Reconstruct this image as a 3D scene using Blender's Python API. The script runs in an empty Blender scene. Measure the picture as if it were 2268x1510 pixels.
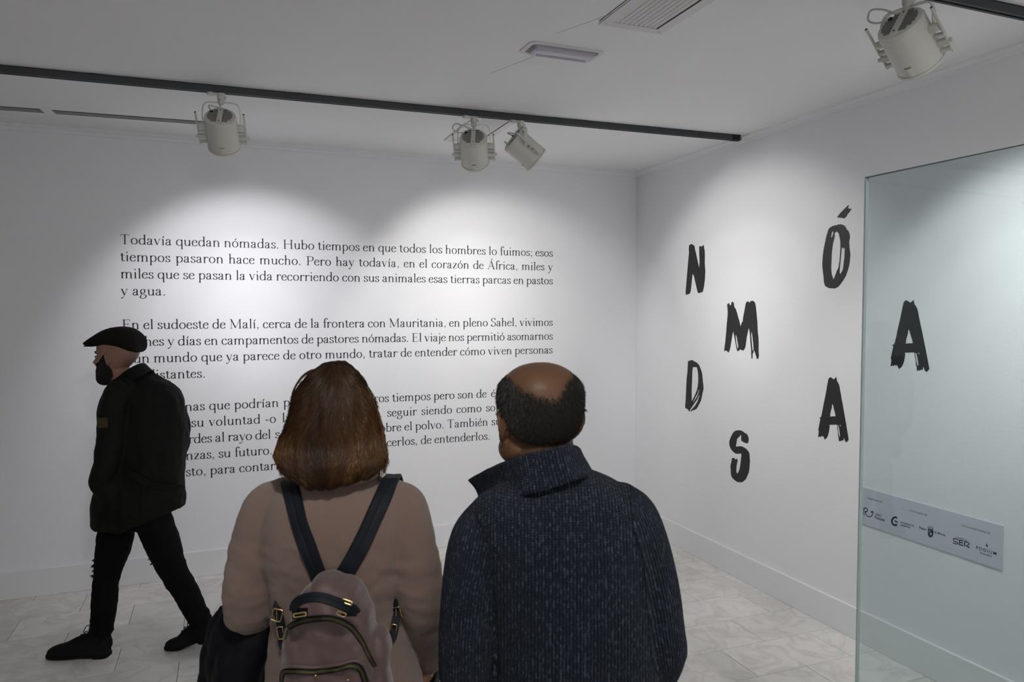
import bpy, bmesh, math, random
import numpy as np
from mathutils import Vector, Matrix, noise
from mathutils.bvhtree import BVHTree
from mathutils.geometry import tessellate_polygon

random.seed(7); rng = np.random.default_rng(7)
SC = bpy.context.scene
COL = SC.collection
PI = math.pi

# ------------------------------------------------------------------ camera, world, exposure
FPX, YAW, PITCH, CAMH = 1628.5, 0.3726, 0.0407, 1.85
F2 = np.array([math.sin(YAW), math.cos(YAW), 0.0]); R2 = np.array([math.cos(YAW), -math.sin(YAW), 0.0])
FWD = F2*math.cos(PITCH) - np.array([0, 0, math.sin(PITCH)]); UPV = np.cross(R2, FWD)
EYE = np.array([0, 0, CAMH])
cam = bpy.data.objects.new('camera', bpy.data.cameras.new('camera')); COL.objects.link(cam)
cam.data.sensor_width = 36; cam.data.lens = 36*FPX/2268
m = Matrix.Identity(4)
for i in range(3):
    m[i][0] = R2[i]; m[i][1] = UPV[i]; m[i][2] = -FWD[i]; m[i][3] = EYE[i]
cam.matrix_world = m; cam.data.clip_start = 0.05
cam.data.dof.use_dof = True; cam.data.dof.focus_distance = 4.6; cam.data.dof.aperture_fstop = 8.0
SC.camera = cam
W = bpy.data.worlds.new('world'); SC.world = W; W.use_nodes = True
W.node_tree.nodes['Background'].inputs[0].default_value = (.8, .85, 1, 1)
W.node_tree.nodes['Background'].inputs[1].default_value = 0.0
SC.view_settings.view_transform = 'Standard'; SC.view_settings.look = 'None'
SC.view_settings.exposure = 1.0; SC.view_settings.gamma = 1; SC.view_settings.use_curve_mapping = False
SC.cycles.diffuse_bounces = 5; SC.cycles.transparent_max_bounces = 12
SPOT_W = 99.0
FILL_P = 7.2
TOP_FILL_P = .72

def ray(px, py): return FWD*FPX + R2*(px-1134) + UPV*(755-py)
def hit(px, py, ax, v):                       # a point of a plane of the room
    d = ray(px, py); t = (v-EYE[ax])/d[ax]; return EYE+d*t
def at(px, py, d):                            # a point at horizontal distance d
    r = ray(px, py); return EYE + r*(d/float(r@F2))

XR, YB, ZC = 3.298, 5.516, 3.028
XL, YF = -6.2, -4.6

# ------------------------------------------------------------------ materials
def mat(name, col, rough=.6, metal=0, spec=.4, var=None, bump=None, bscale=200, bdist=.001, scale=8, coat=0, sheen=0):
    M = bpy.data.materials.new(name); M.use_nodes = True; nt = M.node_tree; b = nt.nodes['Principled BSDF']
    b.inputs['Base Color'].default_value = (*col, 1); b.inputs['Roughness'].default_value = rough
    b.inputs['Metallic'].default_value = metal; b.inputs['Specular IOR Level'].default_value = spec
    if coat: b.inputs['Coat Weight'].default_value = coat
    if sheen: b.inputs['Sheen Weight'].default_value = sheen; b.inputs['Sheen Roughness'].default_value = .5
    tc = nt.nodes.new('ShaderNodeTexCoord')
    if var:
        n = nt.nodes.new('ShaderNodeTexNoise'); n.inputs['Scale'].default_value = scale; n.inputs['Detail'].default_value = 5
        nt.links.new(tc.outputs['Object'], n.inputs['Vector'])
        r = nt.nodes.new('ShaderNodeMix'); r.data_type = 'RGBA'
        r.inputs[6].default_value = (*col, 1); r.inputs[7].default_value = (*var, 1)
        nt.links.new(n.outputs['Fac'], r.inputs[0]); nt.links.new(r.outputs[2], b.inputs['Base Color'])
    if bump:
        n = nt.nodes.new('ShaderNodeTexNoise'); n.inputs['Scale'].default_value = bscale; n.inputs['Detail'].default_value = 4
        nt.links.new(tc.outputs['Object'], n.inputs['Vector'])
        bp = nt.nodes.new('ShaderNodeBump'); bp.inputs['Strength'].default_value = bump; bp.inputs['Distance'].default_value = bdist
        nt.links.new(n.outputs['Fac'], bp.inputs['Height']); nt.links.new(bp.outputs[0], b.inputs['Normal'])
    return M

MWALL = mat('wall_paint', (.83, .835, .86), .7, bump=.25, bscale=60, bdist=.003, spec=.25)
MCEIL = mat('ceiling_paint', (.85, .85, .86), .8, bump=.2, bscale=60, bdist=.002, spec=.2)
MBASE = mat('baseboard_paint', (.80, .805, .825), .5)
MDARKW = mat('distant_wall_paint', (.55, .55, .57), .9)
MLEFTW = mat('left_wall_dark_paint', (.14, .14, .15), .9)  # unseen left wall made dark so it bounces little light
MBLACK = mat('black_vinyl', (.012, .013, .014), .55, var=(.02, .02, .022), scale=30)
MTEXT = mat('grey_black_vinyl_text', (.014, .016, .022), .6)
MTRACK = mat('graphite_track', (.060, .069, .073), .5, metal=.1, var=(.050, .058, .062), scale=40)
MSLOT = mat('dark_void', (.01, .011, .012), .8)
MLAMP = mat('lamp_cream_enamel', (.63, .63, .58), .45, bump=.05, bscale=300)
MLAMPD = mat('lamp_vent_grey', (.20, .205, .19), .6)
MRUB = mat('black_rubber', (.01, .01, .01), .6)
MCABLE = mat('cable_white', (.55, .55, .52), .5)
MVENT = mat('vent_white_metal', (.70, .70, .70), .5)
MVENTS = mat('vent_slat_grey', (.46, .47, .47), .5)
MBOARD = mat('sign_board_white', (.60, .61, .69), .6)
MINK = mat('sign_ink', (.012, .013, .016), .5)
MSTEEL = mat('brushed_steel', (.5, .5, .5), .35, metal=1)
MGROUT = mat('grout', (.24, .215, .18), .9)

def marble():
    M = bpy.data.materials.new('white_marble'); M.use_nodes = True; nt = M.node_tree; b = nt.nodes['Principled BSDF']
    N = nt.nodes.new; L = nt.links.new
    tc = N('ShaderNodeTexCoord'); oi = N('ShaderNodeObjectInfo')
    ad = N('ShaderNodeVectorMath'); ad.operation = 'ADD'
    sc = N('ShaderNodeMath'); sc.operation = 'MULTIPLY'; sc.inputs[1].default_value = 40
    L(oi.outputs['Random'], sc.inputs[0]); L(tc.outputs['Object'], ad.inputs[0]); L(sc.outputs[0], ad.inputs[1])
    n1 = N('ShaderNodeTexNoise'); n1.inputs['Scale'].default_value = 4.5; n1.inputs['Detail'].default_value = 8; n1.inputs['Distortion'].default_value = 1.1
    L(ad.outputs[0], n1.inputs['Vector'])
    r1 = N('ShaderNodeValToRGB'); e = r1.color_ramp.elements
    e[0].position = .42; e[0].color = (0, 0, 0, 1); e[1].position = .5; e[1].color = (1, 1, 1, 1); x = e.new(.58); x.color = (0, 0, 0, 1)
    L(n1.outputs['Fac'], r1.inputs[0])
    n2 = N('ShaderNodeTexNoise'); n2.inputs['Scale'].default_value = 7; n2.inputs['Detail'].default_value = 6
    L(ad.outputs[0], n2.inputs['Vector'])
    mx = N('ShaderNodeMix'); mx.data_type = 'RGBA'; mx.inputs[6].default_value = (.84, .82, .79, 1); mx.inputs[7].default_value = (.69, .67, .64, 1)
    L(n2.outputs['Fac'], mx.inputs[0])
    mu = N('ShaderNodeMath'); mu.operation = 'MULTIPLY'; L(r1.outputs[0], mu.inputs[0]); L(n2.outputs['Fac'], mu.inputs[1])
    m2 = N('ShaderNodeMath'); m2.operation = 'MULTIPLY'; m2.inputs[1].default_value = .5; L(mu.outputs[0], m2.inputs[0])
    mv = N('ShaderNodeMix'); mv.data_type = 'RGBA'; mv.inputs[7].default_value = (.34, .32, .29, 1)
    L(m2.outputs[0], mv.inputs[0]); L(mx.outputs[2], mv.inputs[6])
    hs = N('ShaderNodeHueSaturation'); mr = N('ShaderNodeMapRange'); mr.inputs[3].default_value = .90; mr.inputs[4].default_value = 1.04
    L(oi.outputs['Random'], mr.inputs[0]); L(mr.outputs[0], hs.inputs['Value']); L(mv.outputs[2], hs.inputs['Color'])
    L(hs.outputs[0], b.inputs['Base Color'])
    b.inputs['Roughness'].default_value = .34; b.inputs['Specular IOR Level'].default_value = .45
    return M
MMARB = marble()

def knit(name, c1, c2, per, depth, fleck=0, flc=(.1, .1, .1), stitch=True, sheen=.2, fs=1.0):
    M = bpy.data.materials.new(name); M.use_nodes = True; nt = M.node_tree; b = nt.nodes['Principled BSDF']
    N = nt.nodes.new; L = nt.links.new
    uv = N('ShaderNodeUVMap'); sx = N('ShaderNodeSeparateXYZ'); L(uv.outputs[0], sx.inputs[0])
    def mth(op, a, v=None):
        k = N('ShaderNodeMath'); k.operation = op; L(a, k.inputs[0])
        if v is not None:
            if isinstance(v, (int, float)): k.inputs[1].default_value = v
            else: L(v, k.inputs[1])
        return k.outputs[0]
    tc = N('ShaderNodeTexCoord')
    wob = N('ShaderNodeTexNoise'); wob.inputs['Scale'].default_value = 14; L(tc.outputs['Object'], wob.inputs['Vector'])
    u = mth('ADD', mth('MULTIPLY', sx.outputs[0], 2*PI/per), mth('MULTIPLY', wob.outputs['Fac'], 2.5))
    s = mth('SINE', u)
    v = mth('ADD', mth('MULTIPLY', sx.outputs[1], 2*PI/(per*.75)), mth('ABSOLUTE', mth('MULTIPLY', s, 1.4)))
    s2 = mth('SINE', v)
    h = mth('ADD', s, mth('MULTIPLY', s2, .28 if stitch else .1))
    fz = N('ShaderNodeTexNoise'); fz.inputs['Scale'].default_value = 420; fz.inputs['Detail'].default_value = 3; L(tc.outputs['Object'], fz.inputs['Vector'])
    h2 = mth('ADD', h, mth('MULTIPLY', fz.outputs['Fac'], 1.6))
    bp = N('ShaderNodeBump'); bp.inputs['Strength'].default_value = .9; bp.inputs['Distance'].default_value = depth
    L(h2, bp.inputs['Height']); L(bp.outputs[0], b.inputs['Normal'])
    mr = N('ShaderNodeMapRange'); mr.inputs[1].default_value = -1.2; mr.inputs[2].default_value = 1.2; L(h, mr.inputs[0])
    mx = N('ShaderNodeMix'); mx.data_type = 'RGBA'; mx.inputs[6].default_value = (*c1, 1); mx.inputs[7].default_value = (*c2, 1)
    L(mr.outputs[0], mx.inputs[0]); out = mx.outputs[2]
    if fleck:
        nf = N('ShaderNodeTexNoise'); nf.inputs['Scale'].default_value = 150*fs; nf.inputs['Detail'].default_value = 2
        mp = N('ShaderNodeMapping'); mp.inputs['Scale'].default_value = (1, 1, .6)
        L(tc.outputs['Object'], mp.inputs[0]); L(mp.outputs[0], nf.inputs['Vector'])
        r = N('ShaderNodeValToRGB'); r.color_ramp.elements[0].position = .5; r.color_ramp.elements[1].position = .68
        L(nf.outputs['Fac'], r.inputs[0])
        m2 = N('ShaderNodeMix'); m2.data_type = 'RGBA'; m2.inputs[7].default_value = (*flc, 1)
        k = mth('MULTIPLY', mth('MULTIPLY', r.outputs[0], fleck), mr.outputs[0]); L(k, m2.inputs[0]); L(out, m2.inputs[6]); out = m2.outputs[2]
    L(out, b.inputs['Base Color']); b.inputs['Roughness'].default_value = .95; b.inputs['Specular IOR Level'].default_value = .15
    b.inputs['Sheen Weight'].default_value = sheen; b.inputs['Sheen Roughness'].default_value = .6
    return M
MNAVY = knit('navy_marl_knit', (.005, .008, .016), (.015, .024, .044), .0068, .0022, .75, (.11, .145, .20), sheen=.06)
MPINK = knit('rose_beige_fine_knit', (.190, .124, .098), (.245, .166, .131), .0022, .0004, 0, sheen=.25)
MJACK = mat('black_waxed_cotton', (.0045, .0045, .004), .8, spec=.2, var=(.007, .007, .006), scale=20, bump=.4, bscale=400, bdist=.0006)
MJEAN = mat('black_denim', (.003, .003, .0042), .9, spec=.15, bump=.4, bscale=500, bdist=.0006)
MTROU = mat('dark_trouser_cloth', (.012, .013, .018), .9, bump=.3, bscale=500, bdist=.0006)
MBOOT = mat('black_suede', (.0055, .005, .005), .8, spec=.2, bump=.3, bscale=300, bdist=.0006)
MSOLE = mat('dark_sole', (.004, .004, .004), .8, spec=.2)
MCAP = mat('dark_brown_felt', (.009, .007, .006), .9, spec=.15, var=(.014, .011, .010), scale=60, bump=.4, bscale=500, bdist=.0006)
MCOAT = mat('black_quilted_nylon', (.0035, .004, .0065), .7, spec=.2, bump=.3, bscale=60, bdist=.002)
MBAG = mat('dusty_rose_nylon', (.108, .066, .063), .5, var=(.120, .075, .070), scale=12, bump=.35, bscale=28, bdist=.006, sheen=.3)
MSTRAP = mat('black_webbing', (.006, .009, .013), .65, spec=.25, bump=.3, bscale=500, bdist=.0005)
MGOLD = mat('gold_metal', (.75, .55, .25), .25, metal=1)
MZIP = mat('antique_brass_zip', (.09, .075, .035), .45, metal=.6, bump=.8, bscale=500, bdist=.001)
MHAIRC = mat('auburn_hair_base', (.022, .010, .006), .95, spec=.05)
MHAIRD = mat('short_dark_hair', (.009, .007, .005), .9, var=(.018, .015, .013), scale=25, spec=.1)
MBEARD = mat('dark_beard', (.010, .007, .006), .9)
MPATCH = mat('ochre_patch', (.06, .045, .006), .8, var=(.02, .016, .004), scale=150)

def skin(name, c1, c2):
    M = mat(name, c1, .5, var=c2, scale=14, bump=.15, bscale=220, bdist=.001, spec=.4)
    b = M.node_tree.nodes['Principled BSDF']; b.inputs['Subsurface Weight'].default_value = .12
    b.inputs['Subsurface Radius'].default_value = (.01, .004, .002); b.inputs['Subsurface Scale'].default_value = .5
    return M
MSKW = skin('fair_skin', (.34, .195, .145), (.28, .15, .11))
MSKB = skin('tanned_skin', (.150, .073, .036), (.112, .053, .027))
MSKF = skin('light_tanned_skin', (.40, .20, .14), (.33, .15, .10))
MEYE = mat('eye_white', (.6, .58, .55), .3)

def hairmat(name, dark, mid, light):
    M = bpy.data.materials.new(name); M.use_nodes = True; nt = M.node_tree; b = nt.nodes['Principled BSDF']
    at_ = nt.nodes.new('ShaderNodeAttribute'); at_.attribute_name = 'tone'
    r = nt.nodes.new('ShaderNodeValToRGB'); e = r.color_ramp.elements
    e[0].position = 0; e[0].color = (*dark, 1); e[1].position = 1; e[1].color = (*light, 1); x = e.new(.5); x.color = (*mid, 1)
    nt.links.new(at_.outputs['Fac'], r.inputs[0]); nt.links.new(r.outputs[0], b.inputs['Base Color'])
    b.inputs['Roughness'].default_value = .5; b.inputs['Specular IOR Level'].default_value = .18
    b.inputs['Transmission Weight'].default_value = 0
    return M
MHAIRW = hairmat('auburn_hair', (.014, .007, .004), (.085, .038, .012), (.44, .25, .075))

# ------------------------------------------------------------------ object helpers
def link(name, me, m=None, parent=None):
    o = bpy.data.objects.new(name, me); COL.objects.link(o)
    if m is not None and me is not None and not me.materials: me.materials.append(m)
    if parent is not None:
        o.parent = parent; o.matrix_parent_inverse = Matrix.Identity(4)
    return o
def tag(o, label=None, cat=None, group=None, kind=None):
    if label: o['label'] = label
    if cat: o['category'] = cat
    if group: o['group'] = group
    if kind: o['kind'] = kind
    return o
def thing(name, label, cat, loc=(0, 0, 0), group=None):
    o = bpy.data.objects.new(name, None); COL.objects.link(o); o.location = Vector(loc); o.empty_display_size = .1
    return tag(o, label, cat, group)
class MB:
    def __init__(s): s.v = []; s.f = []
    def add(s, v, f):
        n = len(s.v); s.v += [tuple(map(float, p)) for p in v]; s.f += [tuple(i+n for i in q) for q in f]; return s
    def box(s, a, b, bev=0):
        x0, y0, z0 = a; x1, y1, z1 = b
        s.add([(x0, y0, z0), (x1, y0, z0), (x1, y1, z0), (x0, y1, z0), (x0, y0, z1), (x1, y0, z1), (x1, y1, z1), (x0, y1, z1)],
              [(0, 3, 2, 1), (4, 5, 6, 7), (0, 1, 5, 4), (1, 2, 6, 5), (2, 3, 7, 6), (3, 0, 4, 7)]); return s
    def mesh(s, name, smooth=False, origin=None):
        v = s.v
        if origin is not None: v = [(p[0]-origin[0], p[1]-origin[1], p[2]-origin[2]) for p in v]
        me = bpy.data.meshes.new(name); me.from_pydata(v, [], s.f); me.validate(); me.update()
        if smooth: me.polygons.foreach_set('use_smooth', [True]*len(me.polygons))
        return me
    def obj(s, name, m, parent=None, smooth=False, bevel=0, recalc=True):
        org = parent.location if parent is not None else None
        if parent is not None and parent.parent is not None: org = parent.location + parent.parent.location
        me = s.mesh(name, smooth, org)
        if recalc:
            bm = bmesh.new(); bm.from_mesh(me); bmesh.ops.recalc_face_normals(bm, faces=bm.faces)
            if bevel: bmesh.ops.bevel(bm, geom=list(bm.edges), offset=bevel, segments=2, affect='EDGES', profile=.5)
            bm.to_mesh(me); bm.free()
        return link(name, me, m, parent)
def cm(pts, k=6, closed=False):               # catmull-rom through the points (any dimension)
    P = np.array(pts, float); n = len(P)
    if n < 3 and not closed:
        return np.array([P[0]+(P[-1]-P[0])*t for t in np.linspace(0, 1, k+1)])
    out = []; rngi = range(n) if closed else range(n-1)
    for i in rngi:
        if closed: a, b, c, d = P[(i-1) % n], P[i], P[(i+1) % n], P[(i+2) % n]
        else:
            b, c = P[i], P[i+1]; a = P[i-1] if i else 2*b-c; d = P[i+2] if i+2 < n else 2*c-b
        for j in range(k):
            t = j/k
            out.append(.5*((2*b)+(-a+c)*t+(2*a-5*b+4*c-d)*t*t+(-a+3*b-3*c+d)*t**3))
    if not closed: out.append(P[-1])
    return np.array(out)
def loft(rings, cap=True, closed_ring=True):
    n = len(rings[0]); v = [p for r in rings for p in r]; f = []
    for i in range(len(rings)-1):
        for j in range(n if closed_ring else n-1):
            a = i*n+j; b = i*n+(j+1) % n; f.append((a, b, b+n, a+n))
    if cap and closed_ring: f.append(tuple(range(n))[::-1]); f.append(tuple((len(rings)-1)*n+j for j in range(n)))
    return v, f
def tube(pts, rad, n=16, ref=None, k=5, roundend=True):
    """pts world points; rad list of r or (a,b): a across, b along ref"""
    ref = np.array(F2 if ref is None else ref, float)
    R_ = [(r, r) if np.isscalar(r) else r for r in rad]
    Q = cm([list(p)+list(r) for p, r in zip(pts, R_)], k)
    P, S = Q[:, :3], np.abs(Q[:, 3:]); rings = []
    T = np.gradient(P, axis=0); T /= np.linalg.norm(T, axis=1)[:, None]+1e-9
    def ring(c, t, a, b):
        bb = ref-t*(ref@t)
        if np.linalg.norm(bb) < .15: bb = np.array([0, 0, 1.])-t*t[2]
        bb = bb/np.linalg.norm(bb); aa = np.cross(t, bb)
        th = np.linspace(0, 2*PI, n, endpoint=False)
        return c+np.outer(np.cos(th)*a, aa)+np.outer(np.sin(th)*b, bb)
    if roundend:
        for q in (.15, .45, .75):
            ca = math.cos(q*PI/2); r0 = min(S[0])
            rings.append(ring(P[0]-T[0]*r0*ca, T[0], S[0][0]*math.sin(q*PI/2), S[0][1]*math.sin(q*PI/2)))
    for c, t, s in zip(P, T, S): rings.append(ring(c, t, s[0], s[1]))
    if roundend:
        for q in (.75, .45, .15):
            ca = math.cos(q*PI/2); r0 = min(S[-1])
            rings.append(ring(P[-1]+T[-1]*r0*ca, T[-1], S[-1][0]*math.sin(q*PI/2), S[-1][1]*math.sin(q*PI/2)))
    return loft(rings)
def ellip(c, r, n=16, m_=10, rot=None):
    rings = []
    for i in range(1, m_):
        ph = PI*i/m_; th = np.linspace(0, 2*PI, n, endpoint=False)
        q = np.stack([np.cos(th)*math.sin(ph)*r[0], np.sin(th)*math.sin(ph)*r[1], np.full(n, -math.cos(ph)*r[2])], 1)
        if rot is not None: q = q@np.array(rot).T
        rings.append(q+np.array(c))
    return loft(rings)
def seload(rows, n=28, k=4, exp=2.3, fwd=F2, right=R2):
    """rows: (centre xyz, halfwidth, halfdepth) rings in horizontal planes"""
    Q = cm([list(c)+[a, b] for c, a, b in rows], k); rings = []
    th = np.linspace(0, 2*PI, n, endpoint=False); ct, st = np.cos(th), np.sin(th)
    cx = np.sign(ct)*np.abs(ct)**(2/exp); sx = np.sign(st)*np.abs(st)**(2/exp)
    for q in Q: rings.append(q[:3]+np.outer(cx*abs(q[3]), right)+np.outer(sx*abs(q[4]), fwd))
    return loft(rings)
def union(parts, voxel=.006, smooth=4, lam=.5):
    """one continuous surface from overlapping closed shapes"""
    b = MB()
    for v, f in parts: b.add(v, f)
    me = b.mesh('u'); bm = bmesh.new(); bm.from_mesh(me); bmesh.ops.recalc_face_normals(bm, faces=bm.faces); bm.to_mesh(me); bm.free()
    o = bpy.data.objects.new('u', me); COL.objects.link(o)
    md = o.modifiers.new('r', 'REMESH'); md.mode = 'VOXEL'; md.voxel_size = voxel
    dg = bpy.context.evaluated_depsgraph_get(); dg.update()
    e = o.evaluated_get(dg); m2 = bpy.data.meshes.new_from_object(e, depsgraph=dg)
    bpy.data.objects.remove(o); bpy.data.meshes.remove(me)
    nv = len(m2.vertices); V = np.empty(nv*3); m2.vertices.foreach_get('co', V); V = V.reshape(-1, 3)
    ed = np.empty(len(m2.edges)*2, dtype=np.int64); m2.edges.foreach_get('vertices', ed); ed = ed.reshape(-1, 2)
    deg = np.bincount(ed.ravel(), minlength=nv)[:, None]
    for it in range(smooth):
        for l in (lam, -lam*1.03 if it < smooth-1 else 0):
            if l == 0: continue
            acc = np.zeros_like(V)
            for c in range(3):
                acc[:, c] = np.bincount(ed[:, 0], V[ed[:, 1], c], nv)+np.bincount(ed[:, 1], V[ed[:, 0], c], nv)
            V += l*(acc/np.maximum(deg, 1)-V)
    m2.vertices.foreach_set('co', V.ravel()); m2.update()
    m2.polygons.foreach_set('use_smooth', [True]*len(m2.polygons))
    return m2
def getv(me):
    V = np.empty(len(me.vertices)*3); me.vertices.foreach_get('co', V); return V.reshape(-1, 3)
def getn(me):
    V = np.empty(len(me.vertices)*3); me.vertices.foreach_get('normal', V); return V.reshape(-1, 3)
def setv(me, V): me.vertices.foreach_set('co', np.asarray(V, float).ravel()); me.update()
def wrinkle(me, amp, sc, seed=0, zs=1.0, w=None):
    V = getv(me); Nn = getn(me)
    for i in range(len(V)):
        p = V[i]; h = noise.noise(Vector((p[0]*sc+seed, p[1]*sc, p[2]*sc*zs)))+.5*noise.noise(Vector((p[0]*sc*2.1+seed, p[1]*sc*2.1, p[2]*sc*2.1*zs)))
        V[i] += Nn[i]*h*amp*(1 if w is None else w(p))
    setv(me, V)
def uvflat(me):
    V = getv(me); UV = np.stack([V@R2, V[:, 2]], 1); lay = me.uv_layers.new(name='UVMap'); li = np.empty(len(me.loops), dtype=np.int64); me.loops.foreach_get('vertex_index', li)
    lay.data.foreach_set('uv', UV[li].ravel())
def uvsegs(me, segs):
    """segs: list of (polyline pts, kind) - coordinates around and along the nearest limb"""
    V = getv(me); best = np.full(len(V), 1e9); UV = np.zeros((len(V), 2))
    for pts, kind, rad in segs:
        P = [np.array(p) for p in pts]; acc = 0
        for a, b in zip(P[:-1], P[1:]):
            d = b-a; L = np.linalg.norm(d); t = np.clip(((V-a)@d)/(L*L), 0, 1); q = V-(a+np.outer(t, d)); dist = np.linalg.norm(q, axis=1)-rad
            mk = dist < best; best = np.where(mk, dist, best)
            if kind == 'torso':
                u = V@R2; side = (V-a)@F2; u = np.where(side > 0, -u, u); v = V[:, 2]
            else:
                bb = F2-d/L*(F2@d/L); bb /= np.linalg.norm(bb); aa = np.cross(d/L, bb); u = np.arctan2(q@aa, -(q@bb))*rad; v = acc+t*L
            UV[mk, 0] = u[mk]; UV[mk, 1] = v[mk]; acc += L
    lay = me.uv_layers.new(name='UVMap'); li = np.empty(len(me.loops), dtype=np.int64); me.loops.foreach_get('vertex_index', li)
    lay.data.foreach_set('uv', UV[li].ravel())
def moved(me, parent):
    if parent is not None: me.transform(Matrix.Translation(-parent.location)); me.update()
    return me
def bvh(me): return BVHTree.FromPolygons([v.co[:] for v in me.vertices], [p.vertices[:] for p in me.polygons])
def surf(tree, px, py, off=0.0):
    d = Vector(ray(px, py)).normalized(); h = tree.ray_cast(Vector(EYE), d)
    if h[0] is None: return None
    return np.array(h[0])+np.array(h[1])*off if h[1].dot(d) < 0 else np.array(h[0])-np.array(h[1])*off
#@@STRUCT
# ------------------------------------------------------------------ room
def plate(name, a, b, m, kind='structure', parent=None):
    o = MB().box(a, b).obj(name, m, parent); o['kind'] = kind; return o
wall_back = plate('wall_back', (XL-.2, YB, -.1), (XR+.2, YB+.2, ZC+.1), MWALL)
wall_right = plate('wall_right', (XR, YF-.2, -.1), (XR+.2, YB, ZC+.1), MWALL)
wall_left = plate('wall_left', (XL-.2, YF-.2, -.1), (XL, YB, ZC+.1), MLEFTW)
wall_front = plate('wall_front', (XL, YF-.2, -.1), (XR, YF, ZC+.1), MDARKW)
ceiling = plate('ceiling', (XL-.2, YF-.2, ZC), (XR+.2, YB+.2, ZC+.2), MCEIL)
floor = plate('floor', (XL-.2, YF-.2, -.15), (XR+.2, YB+.2, -.004), MGROUT)
# marble tiles, running bond, 61 x 31 cm
PY_, PX_, GAP = .3105, .610, .0030
def tile_mesh(w, h):
    b = MB(); c = .0012; g = GAP/2
    x0, x1, y0, y1 = g, w-g, g, h-g
    b.add([(x0, y0, -.012), (x1, y0, -.012), (x1, y1, -.012), (x0, y1, -.012), (x0, y0, -c), (x1, y0, -c), (x1, y1, -c), (x0, y1, -c),
           (x0+c, y0+c, 0), (x1-c, y0+c, 0), (x1-c, y1-c, 0), (x0+c, y1-c, 0)],
          [(0, 1, 5, 4), (1, 2, 6, 5), (2, 3, 7, 6), (3, 0, 4, 7), (4, 5, 9, 8), (5, 6, 10, 9), (6, 7, 11, 10), (7, 4, 8, 11), (8, 9, 10, 11)])
    return b
tcache = {}
far = MB()
ntile = 0
for k in range(-30, 5):
    y0 = 4.19+PY_*k; y1 = min(y0+PY_, YB)
    if y1-y0 < .02 or y0 < YF: continue
    off = 3.105 if k % 2 else 2.800
    if k % 2 == 0: off = 3.105
    else: off = 2.800
    j0 = int((XL-off)/PX_)-1
    for j in range(j0, 3):
        x0 = off+PX_*j; x1 = x0+PX_
        x0 = max(x0, XL); x1 = min(x1, XR)
        if x1-x0 < .02: continue
        cx, cy = (x0+x1)/2, (y0+y1)/2
        d = cx*F2[0]+cy*F2[1]; s = cx*R2[0]+cy*R2[1]
        near = d > 1.9 and abs(s) < .78*d+.45
        if near and ntile < 290:
            key = (round(x1-x0, 3), round(y1-y0, 3))
            if key not in tcache:
                tcache[key] = tile_mesh(*key).mesh('tile'); tcache[key].materials.append(MMARB)
            o = link('tile', tcache[key], None, floor); o.location = (x0, y0, 0); ntile += 1
        else:
            b = tile_mesh(x1-x0, y1-y0); far.add([(p[0]+x0, p[1]+y0, p[2]) for p in b.v], b.f)
o = link('distant_tiles', far.mesh('distant_tiles'), MMARB, floor); o['kind'] = 'stuff'
print('tiles', ntile)
# baseboards with a bevelled top, small cornice bead
def base(name, a, b):
    o = MB().box(a, b).obj(name, MBASE, bevel=.003); o['kind'] = 'structure'
base('baseboard_back', (XL, YB-.018, 0), (XR, YB, .180))
base('baseboard_right', (XR-.018, YF, 0), (XR, YB-.018, .180))
base('baseboard_left', (XL, YF, 0), (XL+.014, YB-.018, .180))
base('baseboard_front', (XL+.014, YF, 0), (XR-.018, YF+.014, .180))
def cornice(name, pts):                       # thin shadow-gap bead where wall meets ceiling
    b = MB(); v, f = loft([np.array(p) for p in pts]); b.add(v, f); o = b.obj(name, MWALL); o['kind'] = 'structure'
def prof(x, y, dx, dy): return [(x, y, ZC), (x+dx*.038, y+dy*.038, ZC), (x+dx*.036, y+dy*.036, ZC-.010), (x+dx*.012, y+dy*.012, ZC-.020), (x+dx*.008, y+dy*.008, ZC-.036), (x, y, ZC-.038)]
cornice('trim_1', [prof(XL, YB, 0, -1), prof(XR, YB, 0, -1)])
cornice('trim_2', [prof(XR, YF, -1, 0), prof(XR, YB-.038, -1, 0)])

# hairline plaster seam on the ceiling
def strip(pts, w, z0, z1):
    b = MB(); P = np.array(pts)
    for a, c in zip(P[:-1], P[1:]):
        d = c-a; n = np.array([-d[1], d[0], 0])/np.linalg.norm(d[:2])*w/2
        b.add([(*(a-n)[:2], z0), (*(a+n)[:2], z0), (*(c+n)[:2], z0), (*(c-n)[:2], z0), (*(a-n)[:2], z1), (*(a+n)[:2], z1), (*(c+n)[:2], z1), (*(c-n)[:2], z1)],
              [(0, 1, 2, 3), (7, 6, 5, 4), (0, 4, 5, 1), (1, 5, 6, 2), (2, 6, 7, 3), (3, 7, 4, 0)])
    return b
MSEAM = mat('plaster_seam', (.50, .50, .51), .8)
b = strip([hit(1085, 163, 2, ZC), hit(1190, 122, 2, ZC)], .0035, ZC-.0006, ZC+.002)
b2 = strip([hit(1232, 74, 2, ZC), hit(1300, 50, 2, ZC), hit(1400, 12, 2, ZC)], .003, ZC-.0006, ZC+.002)
b.add(b2.v, b2.f); b.obj('plaster_crack', MSEAM, None)
bpy.data.objects['plaster_crack'].parent = ceiling

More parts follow.
